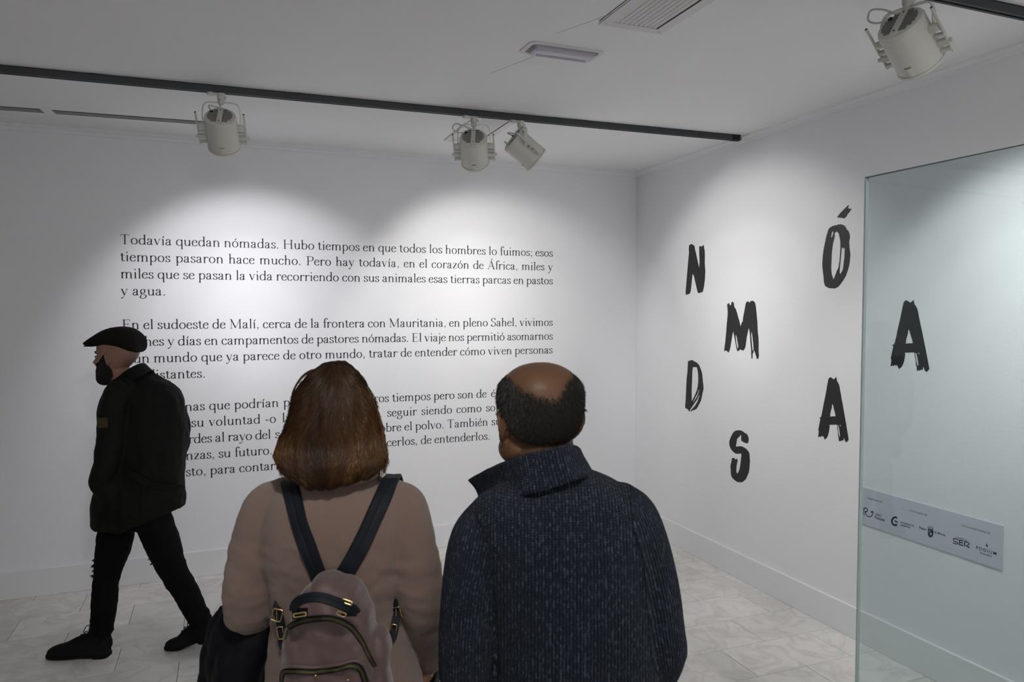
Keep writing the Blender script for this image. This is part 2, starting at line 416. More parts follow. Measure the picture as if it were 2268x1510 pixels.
# ------------------------------------------------------------------ lighting tracks
def track(name, a, b, label, joints=()):
    """a,b: ends of the centre line on the ceiling"""
    t = thing(name, label, 'lighting track', tuple(a))
    a = np.array(a); b = np.array(b); d = (b-a)/np.linalg.norm(b-a); n = np.array([-d[1], d[0], 0]); w, h = .017, .036
    def sec(p): return [p+n*x+np.array([0, 0, z]) for x, z in ((-w, 0), (-w, -h), (-.006, -h), (-.006, -h+.012), (.006, -h+.012), (.006, -h), (w, -h), (w, 0))]
    MB().add(*loft([sec(a), sec(b)])).obj('rail', MTRACK, t)
    # uneven dark bed between rail and ceiling
    r = random.Random(3); L = np.linalg.norm(b-a); k = int(L/.035); m1 = MB(); rings = []
    for i in range(k+1):
        p = a+d*L*i/k; e1 = w+.0005+.004*r.random()**3; e2 = w+.0005+.004*r.random()**2
        rings.append([p-n*e1, p+n*e2, p+n*e2+np.array([0, 0, -.003]), p-n*e1+np.array([0, 0, -.003])])
    m1.add(*loft(rings)).obj('sealant_bead', MSLOT, t)
    e = MB(); f = b-d*.06
    def sec2(p, g=.0015): return [p+n*x+np.array([0, 0, z]) for x, z in ((-w-g, 0), (-w-g, -h-g), (w+g, -h-g), (w+g, 0))]
    e.add(*loft([sec2(f), sec2(b+d*.004)])).obj('end_cap', MRUB, t, bevel=.001)
    c = MB(); p = b+d*.004
    c.add(*loft([[p+n*x+np.array([0, 0, z]) for x, z in ((-.006, -.012), (-.006, -.03), (.006, -.03), (.006, -.012))], [p+d*.022+n*x+np.array([0, 0, z]) for x, z in ((-.006, -.014), (-.006, -.028), (.006, -.028), (.006, -.014))]])).obj('end_clip', MSTEEL, t)
    return t
T1 = lambda x: 4.2325-.0322*(x+1)             # centre line of the long track
track('lighting_track', (-5.6, T1(-5.6), ZC), (3.235, T1(3.235), ZC), 'long graphite lighting track running along the ceiling in front of the text wall')
T2Y = 1.995
track('lighting_track', (-1.0, T2Y, ZC), (3.235, T2Y, ZC), 'short visible piece of graphite lighting track at the top right corner')

# ------------------------------------------------------------------ linear slot diffuser
ta, tb, tj0, tj1 = hit(0, 240.5, 2, ZC), hit(470, 273.5, 2, ZC), hit(93, 245.3, 2, ZC), hit(119, 247.5, 2, ZC)
dd = (tb-ta)/np.linalg.norm(tb-ta)
def slot(a, b, label):
    t = thing('slot_diffuser', label, 'air diffuser', tuple((a+b)/2), 'linear slot diffusers')
    d = (b-a)/np.linalg.norm(b-a); n = np.array([-d[1], d[0], 0])
    def seg(o0, o1, z0, z1, e=0):
        return loft([[p+n*o0+np.array([0, 0, z0]), p+n*o1+np.array([0, 0, z0]), p+n*o1+np.array([0, 0, z1]), p+n*o0+np.array([0, 0, z1])] for p in (a-d*e, b+d*e)])
    MB().add(*seg(-.050, .050, -.0006, .0)).obj('frame', MVENT, t)
    for c in (-.032, 0, .032):
        MB().add(*seg(c-.0095, c+.0095, -.0016, -.0004)).obj('slot', MSLOT, t)
    for c in (-.016, .016):
        MB().add(*seg(c-.0055, c+.0055, -.0022, -.0005)).obj('blade', MVENT, t)
slot(ta-dd*2.2, tj0, 'white linear slot diffuser in the ceiling, piece cut by the left edge of the frame')
slot(tj1, tb, 'white linear slot diffuser in the ceiling ending behind the leftmost spotlight')
for o_ in [o for o in COL.objects if o.name.startswith('slot_diffuser')]:
    if 'group' in o_: del o_['group']

# ------------------------------------------------------------------ ceiling grilles
def grille(x0, x1, y0, y1, label, n=9):
    t = thing('ceiling_grille', label, 'ceiling vent', ((x0+x1)/2, (y0+y1)/2, ZC))
    fr = MB(); e = .045; z0, z1 = ZC-.005, ZC+.0
    for a, b in (((x0-e, y0-e), (x0, y1+e)), ((x1, y0-e), (x1+e, y1+e)), ((x0, y0-e), (x1, y0)), ((x0, y1), (x1, y1+e))):
        fr.box((*a, z0), (*b, z1))
    fr.obj('frame', MVENT, t, bevel=.0012)
    MB().box((x0, y0, ZC-.0012), (x1, y1, ZC-.0004)).obj('duct_opening', MSLOT, t)
    p = (x1-x0-.008)/n
    me = None
    for i in range(n):
        xa = x0+p*i
        if me is None:
            b = MB(); w = p*.76; L = y1-y0
            b.add([(w, .004, -.0045), (0, .004, -.0025), (0, .004, -.0035), (w, .004, -.0058), (w, L-.004, -.0045), (0, L-.004, -.0025), (0, L-.004, -.0035), (w, L-.004, -.0058)],
                  [(0, 1, 2, 3), (7, 6, 5, 4), (0, 4, 5, 1), (1, 5, 6, 2), (2, 6, 7, 3), (3, 7, 4, 0)])
            me = b.mesh('slat'); me.materials.append(MVENT)
        o = link('slat', me, None, t); o.location = Vector((xa+.001, y0, ZC))-t.location
    for yy in (y0-.022, y1+.022):
        for xx in (x0-.02, x1+.02):
            MB().add(*tube([(xx, yy, ZC-.0065), (xx, yy, ZC-.004)], [.0035, .0035], 8, ref=(1, 0, 0), roundend=False)).obj('screw', MSTEEL, t)
grille(1.492, 1.700, 2.06, 2.682, 'slatted ceiling grille at the top edge above the emergency light')
grille(1.478, 1.666, 4.30, 4.912, 'slatted ceiling grille partly hidden behind the middle pair of spotlights')
def gap(pts, w):                               # open joint beside the grille frames
    o = strip(pts, w, ZC-.0008, ZC+.001).obj('frame_gap', MSLOT, ceiling); return o
gap([(1.437, 2.70, ZC), (1.437, 2.25, ZC)], .004)
gap([(1.425, 4.93, ZC), (1.425, 4.45, ZC)], .003)

# ------------------------------------------------------------------ recessed emergency light
def rrect(cx, cy, hx, hy, r, z, n=5):
    out = []
    for sx, sy, a0 in ((1, 1, 0), (-1, 1, 90), (-1, -1, 180), (1, -1, 270)):
        for i in range(n+1):
            a = math.radians(a0+90*i/n); out.append((cx+sx*(hx-r)+math.cos(a)*r, cy+sy*(hy-r)+math.sin(a)*r, z))
    return out
cx, cy = 1.447, 3.077
t = thing('emergency_light', 'small recessed rectangular emergency light in the ceiling, unlit', 'emergency light', (cx, cy, ZC))
MLENS = mat('translucent_lens', (.50, .49, .56), .25, spec=.6)
MB().add(*loft([rrect(cx, cy, .185, .078, .03, ZC), rrect(cx, cy, .185, .078, .03, ZC-.005), rrect(cx, cy, .165, .060, .02, ZC-.007), rrect(cx, cy, .163, .058, .02, ZC-.002)])).obj('bezel', MVENT, t)
MB().add(*loft([rrect(cx, cy, .163, .058, .02, ZC-.0005), rrect(cx, cy, .163, .058, .02, ZC-.003)])).obj('recess_shadow_tray', mat('grey_tray', (.28, .27, .30), .6), t)
MB().add(*loft([rrect(cx, cy-.004, .150, .046, .012, ZC-.002), rrect(cx, cy-.004, .148, .044, .012, ZC-.020), rrect(cx, cy-.004, .138, .034, .010, ZC-.026)])).obj('lens', MLENS, t, bevel=0)
MB().add(*tube([(cx-.12, cy+.012, ZC-.0275), (cx+.12, cy+.012, ZC-.0275)], [.004, .004], 8, roundend=True)).obj('lens_rib', MLENS, t)

# ------------------------------------------------------------------ spotlights
def frame_from(z_, x_hint):
    z_ = z_/np.linalg.norm(z_); x_ = x_hint-z_*(x_hint@z_); x_ /= np.linalg.norm(x_); return x_, np.cross(z_, x_), z_
def spotlight(top, piv_drop, aim, label, on=1.0, beam=92, yaw_hint=None, cable=1, yoke_out=.098, tint=(1, .98, .955), power=1.0, light_aim=None):
    """top: point under the rail; aim: point on the wall it is turned to"""
    top = np.array(top, float); t = thing('spotlight', label, 'spotlight', tuple(top), 'track spotlights')
    del t['group']
    # adapter
    h = np.array(aim, float)-(top-np.array([0, 0, piv_drop])); hz = np.array([h[0], h[1], 0.]); hz /= np.linalg.norm(hz)
    sd = np.array([hz[1], -hz[0], 0.])         # horizontal axis of the yoke
    b = MB(); b.add(*tube([top+[0, 0, -.0008], top+[0, 0, -.012]], [.020, .020], 16, ref=(1, 0, 0), roundend=False))
    b.add(*tube([top+[-.050, 0, -.0008], top+[-.050, 0, -.013]], [.020, .018], 16, ref=(1, 0, 0), roundend=False))
    b.add(*loft([[top+np.array([x, y, z]) for y, z in ((-.014, -.0008), (.014, -.0008), (.014, -.009), (-.014, -.009))] for x in (-.055, .018)]))
    b.add(*tube([top+[0, 0, -.010], top+[0, 0, -.034], top+[0, 0, -.036], top+[0, 0, -.052], top+[0, 0, -.060]], [.0195, .0195, .016, .015, .011], 16, ref=(1, 0, 0), k=2, roundend=False))
    b.add(*tube([top+[.018, -.005, -.022], top+[.027, -.005, -.022]], [.006, .006], 10, ref=(0, 0, 1), roundend=False))
    b.obj('adapter', MLAMP, t)
    # yoke, flat bar bent to a U
    w = yoke_out-.004; yt = -.048; pv = -piv_drop
    pr = [(-w, pv-.012), (-w, pv+.05), (-w+.001, yt-.035), (-w+.012, yt-.010), (-w+.035, yt), (0, yt+.001), (w-.035, yt), (w-.012, yt-.010), (w-.001, yt-.035), (w, pv+.05), (w, pv-.012)]
    P = cm(pr, 3); rings = []
    for i, q in enumerate(P):
        tg = P[min(i+1, len(P)-1)]-P[max(i-1, 0)]; tg /= np.linalg.norm(tg); nn = np.array([-tg[1], tg[0]])
        ring = []
        for s_, e in ((1, 1), (1, -1), (-1, -1), (-1, 1)):
            qq = q+nn*.0016*s_; ring.append(top+sd*qq[0]+np.array([0, 0, qq[1]])+hz*.011*e)
        rings.append(ring)
    MB().add(*loft(rings)).obj('yoke', MLAMP, t)
    piv = top+np.array([0, 0, pv])
    x_, y_, z_ = frame_from(np.array(aim, float)-piv, sd)   # z_ beam axis, x_ yoke axis
    if z_@np.array([0, 0, 1]) > 0: pass
    G = lambda x, y, z: piv+x_*x+y_*y+z_*z
    def cyl(z0s, rs, n=40, cap=True):
        th = np.linspace(0, 2*PI, n, endpoint=False)
        return loft([[G(math.cos(a)*r, math.sin(a)*r, z) for a in th] for z, r in zip(z0s, rs)], cap)
    zb, zf, r = -.060, .128, .0815
    hsg = MB().add(*cyl([zb-.004, zb, zb+.012, zb+.0121, zf-.014, zf-.0139, zf-.010, zf-.009, zf, zf+.001, zf-.018, zf-.02], [r-.012, r-.004, r-.0005, r, r+.001, r-.002, r-.002, r+.0025, r+.0025, r-.005, r-.008, .01], 48)).obj('housing', MLAMP, t, smooth=False)
    hm = hsg.data
    for p in hm.polygons: p.use_smooth = len(p.vertices) == 4
    hm.set_sharp_from_angle(angle=math.radians(35))
    up = 1 if y_[2] > 0 else -1                # side of the housing that looks up
    # rear grille panels, centre bar, side vent slits
    for sgn in (-1, 1):
        vt = MB()
        for i in range(7):
            yy = -.058+i*.0165
            xm = math.sqrt(max(0, (r-.019)**2-(yy+.006)**2))
            if xm < .02: continue
            x0, x1 = (.014, xm) if sgn > 0 else (-xm, -.014)
            v = [G(x0, yy, zb-.0045), G(x1, yy, zb-.0045), G(x1, yy+.011, zb-.0045), G(x0, yy+.011, zb-.0045), G(x0, yy+.002, zb-.009), G(x1, yy+.002, zb-.009), G(x1, yy+.010, zb-.006), G(x0, yy+.010, zb-.006)]
            vt.add(v, [(0, 1, 2, 3), (7, 6, 5, 4), (0, 4, 5, 1), (1, 5, 6, 2), (2, 6, 7, 3), (3, 7, 4, 0)])
        vt.obj('rear_grille', MLAMPD, t)
    cb = MB().add(*loft([[G(x, yy, z) for x, z in ((-.012, zb-.003), (.012, zb-.003), (.012, zb-.010), (-.012, zb-.010))] for yy in (-.070, .070)])); cb.obj('centre_bar', MLAMP, t)
    for yy in (-.05, .05):
        MB().add(*tube([G(0, yy, zb-.009), G(0, yy, zb-.0115)], [.0035, .0035], 8, ref=x_, roundend=False)).obj('screw', MRUB, t)
    for k in range(7):
        sv = MB()
        a0 = math.radians(38+k*7)*1.0
        for q in (0, 1):
            an = (PI*.0+a0) if q == 0 else (PI-a0)
            a1, a2 = an-.028, an+.028; rr = r+.0006
            pts = [G(math.cos(a)*rr2, up*math.sin(a)*rr2, z) for z in (zb+.010, zb+.034) for a, rr2 in ((a1, rr), (a2, rr), (a2, rr-.003), (a1, rr-.003))]
            (MB() if True else sv).add(*loft([pts[:4], pts[4:]])).obj('vent_slit', MLAMPD, t)
    # small latch plate at the front rim
    for q in (1, -1):
        lp = MB(); a_ = .15
        rg = [[G(math.sin(a)*rr2, q*math.cos(a)*rr2, z) for a, rr2 in ((-a_, r-.002), (-a_*.3, r), (a_*.3, r), (a_, r-.002), (a_, r+.0025), (a_*.3, r+.004), (-a_*.3, r+.004), (-a_, r+.0025))] for z in (zf-.050, zf-.013)]
        lp.add(*loft(rg)).obj('latch_plate', MLAMP, t)
        ls = MB(); rg = [[G(math.sin(a)*rr2, q*math.cos(a)*rr2, z) for a, rr2 in ((-a_, r-.002), (a_, r-.002), (a_, r+.0028), (-a_, r+.0028))] for z in (zf-.054, zf-.050)]
        ls.add(*loft(rg)).obj('latch_slot', MLAMPD, t)
    # side rods with lugs, pivot knobs
    for s in (-1, 1):
        rod = MB().add(*tube([G(s*.118, 0, zb-.020), G(s*.118, 0, zf-.018)], [.0052, .0052], 12, ref=y_, roundend=False)).obj('side_rod', MLAMP, t)
        MB().add(*tube([G(s*.118, 0, zb-.0215), G(s*.118, 0, zb-.018)], [.0046, .0046], 10, ref=y_, roundend=False)).obj('rod_plug', MRUB, rod)
        for z, hh in ((.034, .006), (.064, .011), (.096, .006)):
            lg = MB(); lg.add(*loft([[G(s*x, yy, z+q) for yy, q in ((-.009, -hh), (.009, -hh), (.009, hh), (-.009, hh))] for x in (r-.006, .120)])).obj('lug', MLAMP, t, bevel=.0012)
        MB().add(*tube([G(s*.112, 0, .064), G(s*.134, 0, .064)], [.009, .008], 14, ref=y_, roundend=False)).obj('rod_knob', MLAMP, t)
        MB().add(*tube([G(s*(r-.004), 0, 0), G(s*(w+.004), 0, 0), G(s*(w+.018), 0, 0)], [.016, .016, .013], 16, ref=y_, k=2, roundend=False)).obj('pivot_knob', MLAMP, t)
    if cable:
        c0 = top+np.array([0, 0, -.055]); e = G(-.045, up*.035, zb-.008)
        cb_ = MB().add(*tube([c0, c0+np.array([0, 0, -.02])-hz*.006-sd*.01, *([G(-.06, up*.05, zb-.045), G(-.105, up*.055, zb-.055), G(-.120, up*.04, zb-.030), G(-.090, up*.03, zb-.012)] if cable == 2 else [G(-.05, up*.03, zb-.045)]), e, G(-.045, up*.035, zb+.002)], [.0038]*(8 if cable == 2 else 5), 10, k=6, ref=(1, .3, 0), roundend=False)).obj('power_cable', MCABLE, t, smooth=True)
        MB().add(*tube([G(-.045, up*.035, zb-.012), G(-.045, up*.035, zb-.002)], [.008, .009], 12, ref=x_, roundend=False)).obj('cable_gland', MRUB, t)
    lens = MB().add(*cyl([zf-.016, zf-.014], [r-.009, r-.009], 40)).obj('lens', mat_glow if on else MLENS, t)
    if on:
        L = bpy.data.lights.new('beam', 'SPOT'); L.energy = SPOT_W*power; L.spot_size = math.radians(beam); L.spot_blend = .35; L.shadow_soft_size = .06; L.color = tint
        L.use_nodes = True; nt = L.node_tree; em_ = nt.nodes['Emission']; tc = nt.nodes.new('ShaderNodeTexCoord'); sp = nt.nodes.new('ShaderNodeSeparateXYZ')
        ac = nt.nodes.new('ShaderNodeMath'); ac.operation = 'ABSOLUTE'; cr = nt.nodes.new('ShaderNodeValToRGB'); cr.color_ramp.interpolation = 'EASE'
        nt.links.new(tc.outputs['Normal'], sp.inputs[0]); nt.links.new(sp.outputs[2], ac.inputs[0]); nt.links.new(ac.outputs[0], cr.inputs[0])
        ee = cr.color_ramp.elements; cs_ = lambda d: math.cos(math.radians(d))
        ee[0].position = cs_(46); ee[0].color = (.0, .0, .0, 1); ee[1].position = 1; ee[1].color = (.46, .46, .46, 1)
        for dg_, vv in ((41, .10), (31, .195), (20, .30), (10, .39)): x_e = ee.new(cs_(dg_)); x_e.color = (vv, vv, vv, 1)
        nt.links.new(cr.outputs[0], em_.inputs['Strength'])
        lo = bpy.data.objects.new('beam', L); COL.objects.link(lo); lo.parent = t
        ta_ = G(0, 0, zf+.035); q = Vector(G(0, 0, 1)-G(0, 0, 0)) if light_aim is None else Vector(np.array(light_aim)-ta_)
        lo.matrix_local = Matrix.Translation(Vector(ta_)-t.location) @ q.to_track_quat('-Z', 'Y').to_matrix().to_4x4()
    return t
mat_glow = mat('lamp_lens_lit', (.9, .88, .85), .4)
bb_ = mat_glow.node_tree.nodes['Principled BSDF']; bb_.inputs['Emission Color'].default_value = (1, .97, .93, 1); bb_.inputs['Emission Strength'].default_value = 4
rail = lambda x: (x, T1(x), ZC-.037)
spotlight(rail(.000), .172, (.20, YB, 1.60), 'leftmost cream track spotlight, hanging alone at the left of the long track', power=1.0, tint=(.985, .97, 1.0))
spotlight(rail(1.383), .168, (1.95, YB, 1.66), 'middle cream track spotlight, seen from behind in front of the slatted grille', power=1.0, cable=2)
spotlight(rail(1.676), .150, (XR, 4.05, 1.62), 'cream track spotlight turned sideways to the right wall, beside the middle one', power=.95)
spotlight((2.312, T2Y, ZC-.037), .150, (XR, 2.20, 2.06), 'large nearest cream spotlight at the top right, loop of cable on its left', power=.95, cable=2, light_aim=(XR, 2.16, 1.5))
track('lighting_track', (-3.0, .15, ZC), (3.1, .15, ZC), 'graphite lighting track above the photographer')  # track and lamps added overhead to brighten floor and shoulders
for i, (x, aim) in enumerate(((-1.9, (-1.1, 3.9, 0)), (.1, (.5, 3.9, 0)), (1.9, (2.5, 3.7, 0)))):
    spotlight((x, .15, ZC-.037), .155, aim, '%s cream spotlight on the track above the photographer, turned to the floor' % ['leftmost', 'middle', 'rightmost'][i], power=TOP_FILL_P*(.45, 1, 1.3)[i], cable=0)
# unseen lamps added behind the photographer, bouncing fill light off the far walls
track('lighting_track', (-5.4, -1.6, ZC), (3.0, -1.6, ZC), 'graphite lighting track behind the photographer')
for i, (x, y, aim) in enumerate(((-4.2, -1.6, (-4.6, YF, 1.6)), (-1.6, -1.6, (-1.7, YF, 1.6)), (1.2, -1.6, (1.2, YF, 1.6)), (-3.0, T1(-3), (XL, 3.2, 1.5)), (-4.4, 1.995, (XL, 1.0, 1.4)))):
    if y == 1.995: track('lighting_track', (-5.4, 1.995, ZC), (-3.4, 1.995, ZC), 'short graphite lighting track near the left wall')
    spotlight((x, y, ZC-.037), .155, aim, ['leftmost cream spotlight on the track behind the photographer, lighting the front wall', 'middle cream spotlight on the track behind the photographer, lighting the front wall', 'rightmost cream spotlight on the track behind the photographer, lighting the front wall', 'cream spotlight outside the picture at the left end of the long track', 'cream spotlight on the short track beside the left wall'][i], power=FILL_P*(.05, .7, 1.6, .03, .03)[i], cable=0)
#@@TEXT
# ------------------------------------------------------------------ lettering engine: a broad-nib serif drawn stroke by stroke
def arc(cx, cy, rx, ry, n=10): return [(cx+rx*math.cos(2*PI*i/n), cy+ry*math.sin(2*PI*i/n)) for i in range(n)]
BOWL_R = ('c', [(11, 30), (17, 38.5), (27, 42), (37, 38), (43, 27), (42.5, 13), (36, 3), (27, 0), (17, 2), (11, 9)])
BOWL_L = ('c', [(40, 32), (34, 40), (25, 42), (14, 38), (7.5, 27), (7.5, 14), (13, 3), (23, 0), (33, 3), (40, 11)])
def sf(x, y, h=7): return ('t', [(x-h, y), (x+h, y)])
def flag(x, y): return ('t', [(x-8, y-4.5), (x+2, y)])
CC = ('c', [(35, 33), (31, 40), (24, 42), (14, 38), (7, 28), (7, 13), (13, 3), (23, 0), (32, 3), (37, 10)])
OO = ('o', arc(25, 21, 18, 21))
GL = {
 'a': (46, [('c', [(8, 32), (12, 39), (20, 42), (28, 40), (31, 33), (31, 8), (34, 1), (41, 3)]), ('c', [(31, 26), (20, 22), (9, 16), (7, 8), (12, 1), (20, 0), (31, 10)]), ('d', (10, 33))]),
 'b': (51, [('l', [(11, 70), (11, 0)]), flag(11, 70), BOWL_R]),
 'c': (42, [CC, ('d', (34, 34))]),
 'd': (52, [('l', [(41, 70), (41, 0)]), flag(41, 70), BOWL_L, ('t', [(41, 0), (48, 2)])]),
 'e': (43, [('t', [(7, 25), (37, 25)]), ('c', [(37, 25), (34, 36), (24, 42), (14, 38), (7, 27), (7, 13), (13, 3), (23, 0), (32, 3), (38, 10)])]),
 'f': (30, [('c', [(36, 64), (30, 70), (22, 69), (16, 58), (16, 40)]), ('l', [(16, 45), (16, 0)]), ('t', [(6, 41), (28, 41)]), sf(16, 0), ('d', (35, 65))]),
 'g': (47, [('o', arc(21, 28, 13, 14)), ('t', [(31, 39), (42, 41)]), ('c', [(13, 17), (9, 11), (16, 6), (30, 5), (40, 0), (41, -10), (32, -20), (16, -22), (6, -17), (6, -8), (14, 0)])]),
 'h': (53, [('l', [(12, 70), (12, 0)]), flag(12, 70), ('c', [(12, 30), (19, 39), (29, 42), (37, 38), (40, 28), (40, 20)]), ('l', [(40, 24), (40, 0)]), sf(12, 0), sf(40, 0)]),
 'i': (27, [('l', [(14, 42), (14, 0)]), flag(14, 42), sf(14, 0), ('d', (13, 61))]),
 'j': (25, [('c', [(14, 42), (14, 10), (14, -10), (9, -21), (1, -22)]), flag(14, 42), ('d', (13, 61))]),
 'l': (27, [('l', [(14, 70), (14, 0)]), flag(14, 70), sf(14, 0)]),
 'm': (81, [('l', [(12, 42), (12, 0)]), flag(12, 42), ('c', [(12, 30), (19, 39), (28, 42), (36, 38), (39, 28), (39, 20)]), ('l', [(39, 24), (39, 0)]), ('c', [(39, 30), (46, 39), (55, 42), (64, 38), (67, 28), (67, 20)]), ('l', [(67, 24), (67, 0)]), sf(12, 0), sf(39, 0), sf(67, 0)]),
 'n': (54, [('l', [(12, 42), (12, 0)]), flag(12, 42), ('c', [(12, 30), (19, 39), (29, 42), (37, 38), (41, 28), (41, 20)]), ('l', [(41, 24), (41, 0)]), sf(12, 0), sf(41, 0)]),
 'o': (50, [OO]),
 'p': (52, [('l', [(12, 42), (12, -24)]), flag(12, 42), ('c', [(x+1, y) for x, y in BOWL_R[1]]), sf(12, -24)]),
 'q': (51, [('l', [(41, 42), (41, -24)]), BOWL_L, sf(41, -24)]),
 'r': (38, [('l', [(12, 42), (12, 0)]), flag(12, 42), ('c', [(12, 28), (18, 38), (27, 42), (34, 40)]), ('d', (34, 38)), sf(12, 0)]),
 's': (37, [('c', [(30, 32), (28, 39), (19, 42), (10, 39), (8, 32), (14, 25), (25, 19), (31, 12), (28, 3), (18, 0), (9, 3), (6, 12)]), ('t', [(30, 31), (30, 42)]), ('t', [(6, 0), (6, 12)])]),
 't': (32, [('l', [(14, 54), (14, 10)]), ('c', [(14, 12), (16, 2), (23, 0), (31, 5)]), ('t', [(4, 41), (28, 41)]), ('t', [(5, 42), (14, 54)])]),
 'u': (53, [('l', [(12, 42), (12, 16)]), ('c', [(12, 18), (14, 5), (22, 0), (32, 3), (41, 12)]), ('l', [(41, 42), (41, 0)]), flag(12, 42), flag(41, 42), ('t', [(41, 0), (48, 2)])]),
 'v': (47, [('l', [(8, 42), (23, 0)]), ('t', [(23, 0), (39, 42)]), sf(8, 42), sf(39, 42, 6)]),
 'y': (47, [('l', [(8, 42), (24, 2)]), ('t', [(39, 42), (22, -6), (15, -18), (9, -22), (4, -19)]), sf(8, 42), sf(39, 42, 6), ('d', (6, -20))]),
 'z': (43, [('t', [(6, 31), (8, 41), (37, 41)]), ('l', [(36, 41), (8, 1)]), ('t', [(6, 1), (37, 1), (39, 12)])]),
 '-': (33, [('w', [(6, 22), (27, 22)])]), '.': (25, [('d', (12, 3))]),
 ',': (25, [('d', (12, 3)), ('t', [(15, 3), (14, -5), (9, -11)])]), ';': (25, [('d', (12, 36)), ('d', (12, 3)), ('t', [(15, 3), (14, -5), (9, -11)])]),
 'T': (67, [('t', [(5, 55), (7, 66), (60, 66), (62, 55)]), ('l', [(33, 67), (33, 0)]), sf(33, 0, 11)]),
 'H': (80, [('l', [(16, 66), (16, 0)]), ('l', [(64, 66), (64, 0)]), ('t', [(16, 35), (64, 35)]), sf(16, 66, 9), sf(64, 66, 9), sf(16, 0, 9), sf(64, 0, 9)]),
 'P': (60, [('l', [(17, 66), (17, 0)]), ('c', [(15, 66), (36, 66), (50, 61), (54, 49), (49, 36), (36, 32), (17, 32)]), sf(15, 0, 10), ('t', [(6, 66), (17, 66)])]),
 'E': (62, [('l', [(17, 66), (17, 0)]), ('t', [(6, 66), (54, 66), (55, 54)]), ('t', [(17, 35), (42, 35)]), ('t', [(42, 42), (42, 28)]), ('t', [(6, 0), (54, 0), (58, 14)])]),
 'M': (92, [('t', [(16, 66), (16, 0)]), ('l', [(15, 66), (45, 3)]), ('t', [(45, 3), (75, 66)]), ('l', [(76, 66), (76, 0)]), sf(13, 66, 7), sf(79, 66, 7), sf(16, 0, 8), sf(76, 0, 10)]),
 'S': (52, [('c', [(42, 53), (37, 64), (25, 67), (13, 62), (10, 51), (18, 40), (34, 32), (44, 22), (42, 8), (30, -1), (16, 1), (8, 14)]), ('t', [(43, 52), (43, 67)]), ('t', [(7, -1), (7, 16)])]),
 'A': (68, [('t', [(34, 67), (9, 0)]), ('l', [(34, 67), (58, 0)]), ('t', [(17, 23), (49, 23)]), sf(9, 0, 8), sf(58, 0, 10)]),
 'C': (67, [('c', [(58, 50), (50, 63), (36, 67), (18, 60), (8, 42), (8, 24), (18, 6), (36, -1), (50, 4), (60, 17)]), ('t', [(59, 50), (59, 67)])]),
 'U': (76, [('l', [(16, 66), (16, 22)]), ('c', [(16, 24), (20, 6), (38, -1), (56, 6), (61, 24)]), ('t', [(61, 22), (61, 66)]), sf(16, 66, 9), sf(61, 66, 8)]),
 'Y': (66, [('l', [(10, 66), (33, 32)]), ('t', [(33, 32), (55, 66)]), ('l', [(33, 32), (33, 0)]), sf(10, 66, 9), sf(56, 66, 8), sf(33, 0, 10)]),
}
for base_, acc, x, up_ in (('i', 'í', 13, 0), ('o', 'ó', 25, 0), ('e', 'é', 24, 0), ('a', 'á', 22, 0), ('A', 'Á', 36, 24)):
    w_, st = GL[base_]; st = [s for s in st if not (base_ == 'i' and s[0] == 'd')]
    GL[acc] = (w_, st+[('k', [(x-2, 49+up_), (x+8, 63+up_)])])
w_, st = GL['n']; GL['ñ'] = (w_, st+[('k', [(17, 54), (24, 57), (31, 53), (38, 57)])])
def stroke(b, pts, thick, thin, mode, X, Y, sc, emit):
    P = np.array(pts, float)
    if mode in 'co': P = cm(P, 3, closed=(mode == 'o'))
    if mode == 'o': P = np.vstack([P, P[:1]])
    n = len(P)
    if mode == 'o': T = np.roll(P[:-1], -1, 0)-np.roll(P[:-1], 1, 0); T = np.vstack([T, T[:1]])
    else: T = np.gradient(P, axis=0) if n > 1 else None
    T = T/(np.linalg.norm(T, axis=1)[:, None]+1e-9)
    if mode == 't': w = np.full(n, thin)
    elif mode == 'l': w = np.full(n, thick)
    elif mode in 'wk': w = np.full(n, thick*.72)
    else:
        w = thin+(thick-thin)*np.abs(T[:, 1])**1.6
        if mode == 'c': w[0] = max(thin, w[0]*.6); w[-1] = max(thin, w[-1]*.6)
    N_ = np.stack([-T[:, 1], T[:, 0]], 1)
    A = P+N_*w[:, None]/2; B = P-N_*w[:, None]/2
    if mode == 't' and n > 2 or mode == 'c': pass
    v = []
    for a, c in zip(A, B): v += [emit(X+a[0]*sc, Y+a[1]*sc), emit(X+c[0]*sc, Y+c[1]*sc)]
    b.add(v, [(2*i, 2*i+1, 2*i+3, 2*i+2) for i in range(n-1)])
def draw_text(b, s, x0, x1, y, em, emit, justify=True, thick=8.2, thin=3.0):
    """baseline from x0 to x1, y up, em size; stretches the word spaces to fill the line"""
    tail = s.endswith(' ') and len(s) > 1; s = s.rstrip() if tail else s
    sc = em/100; nat = sum((GL[c][0] if c != ' ' else 25) for c in s)*sc; sp = s.count(' ')
    extra = (x1-x0-nat)/sp if (justify and sp) else 0
    cs = 0; word = []; n0 = 0
    if justify and extra < -.02*em:        # a tight line: close the letters up too
        cs = (x1-x0-nat+.02*em*sp)/len(s); extra = -.02*em
    x = x0
    for c in s:
        if c == ' ': x += 25*sc+extra+cs; b.cuts.append(len(b.f)); continue
        w, st = GL[c]
        for k in st:
            if k[0] == 'd':
                r = 4.6; v = [emit(x+(k[1][0]+r*math.cos(a))*sc, y+(k[1][1]+r*math.sin(a))*sc) for a in np.linspace(0, 2*PI, 9)[:-1]]; b.add(v, [tuple(range(8))])
            else: stroke(b, k[1], thick, thin, k[0], x, y, sc, emit)
        x += w*sc+cs
    if tail and hasattr(b, 'cuts'): b.cuts.append(len(b.f))
    return x

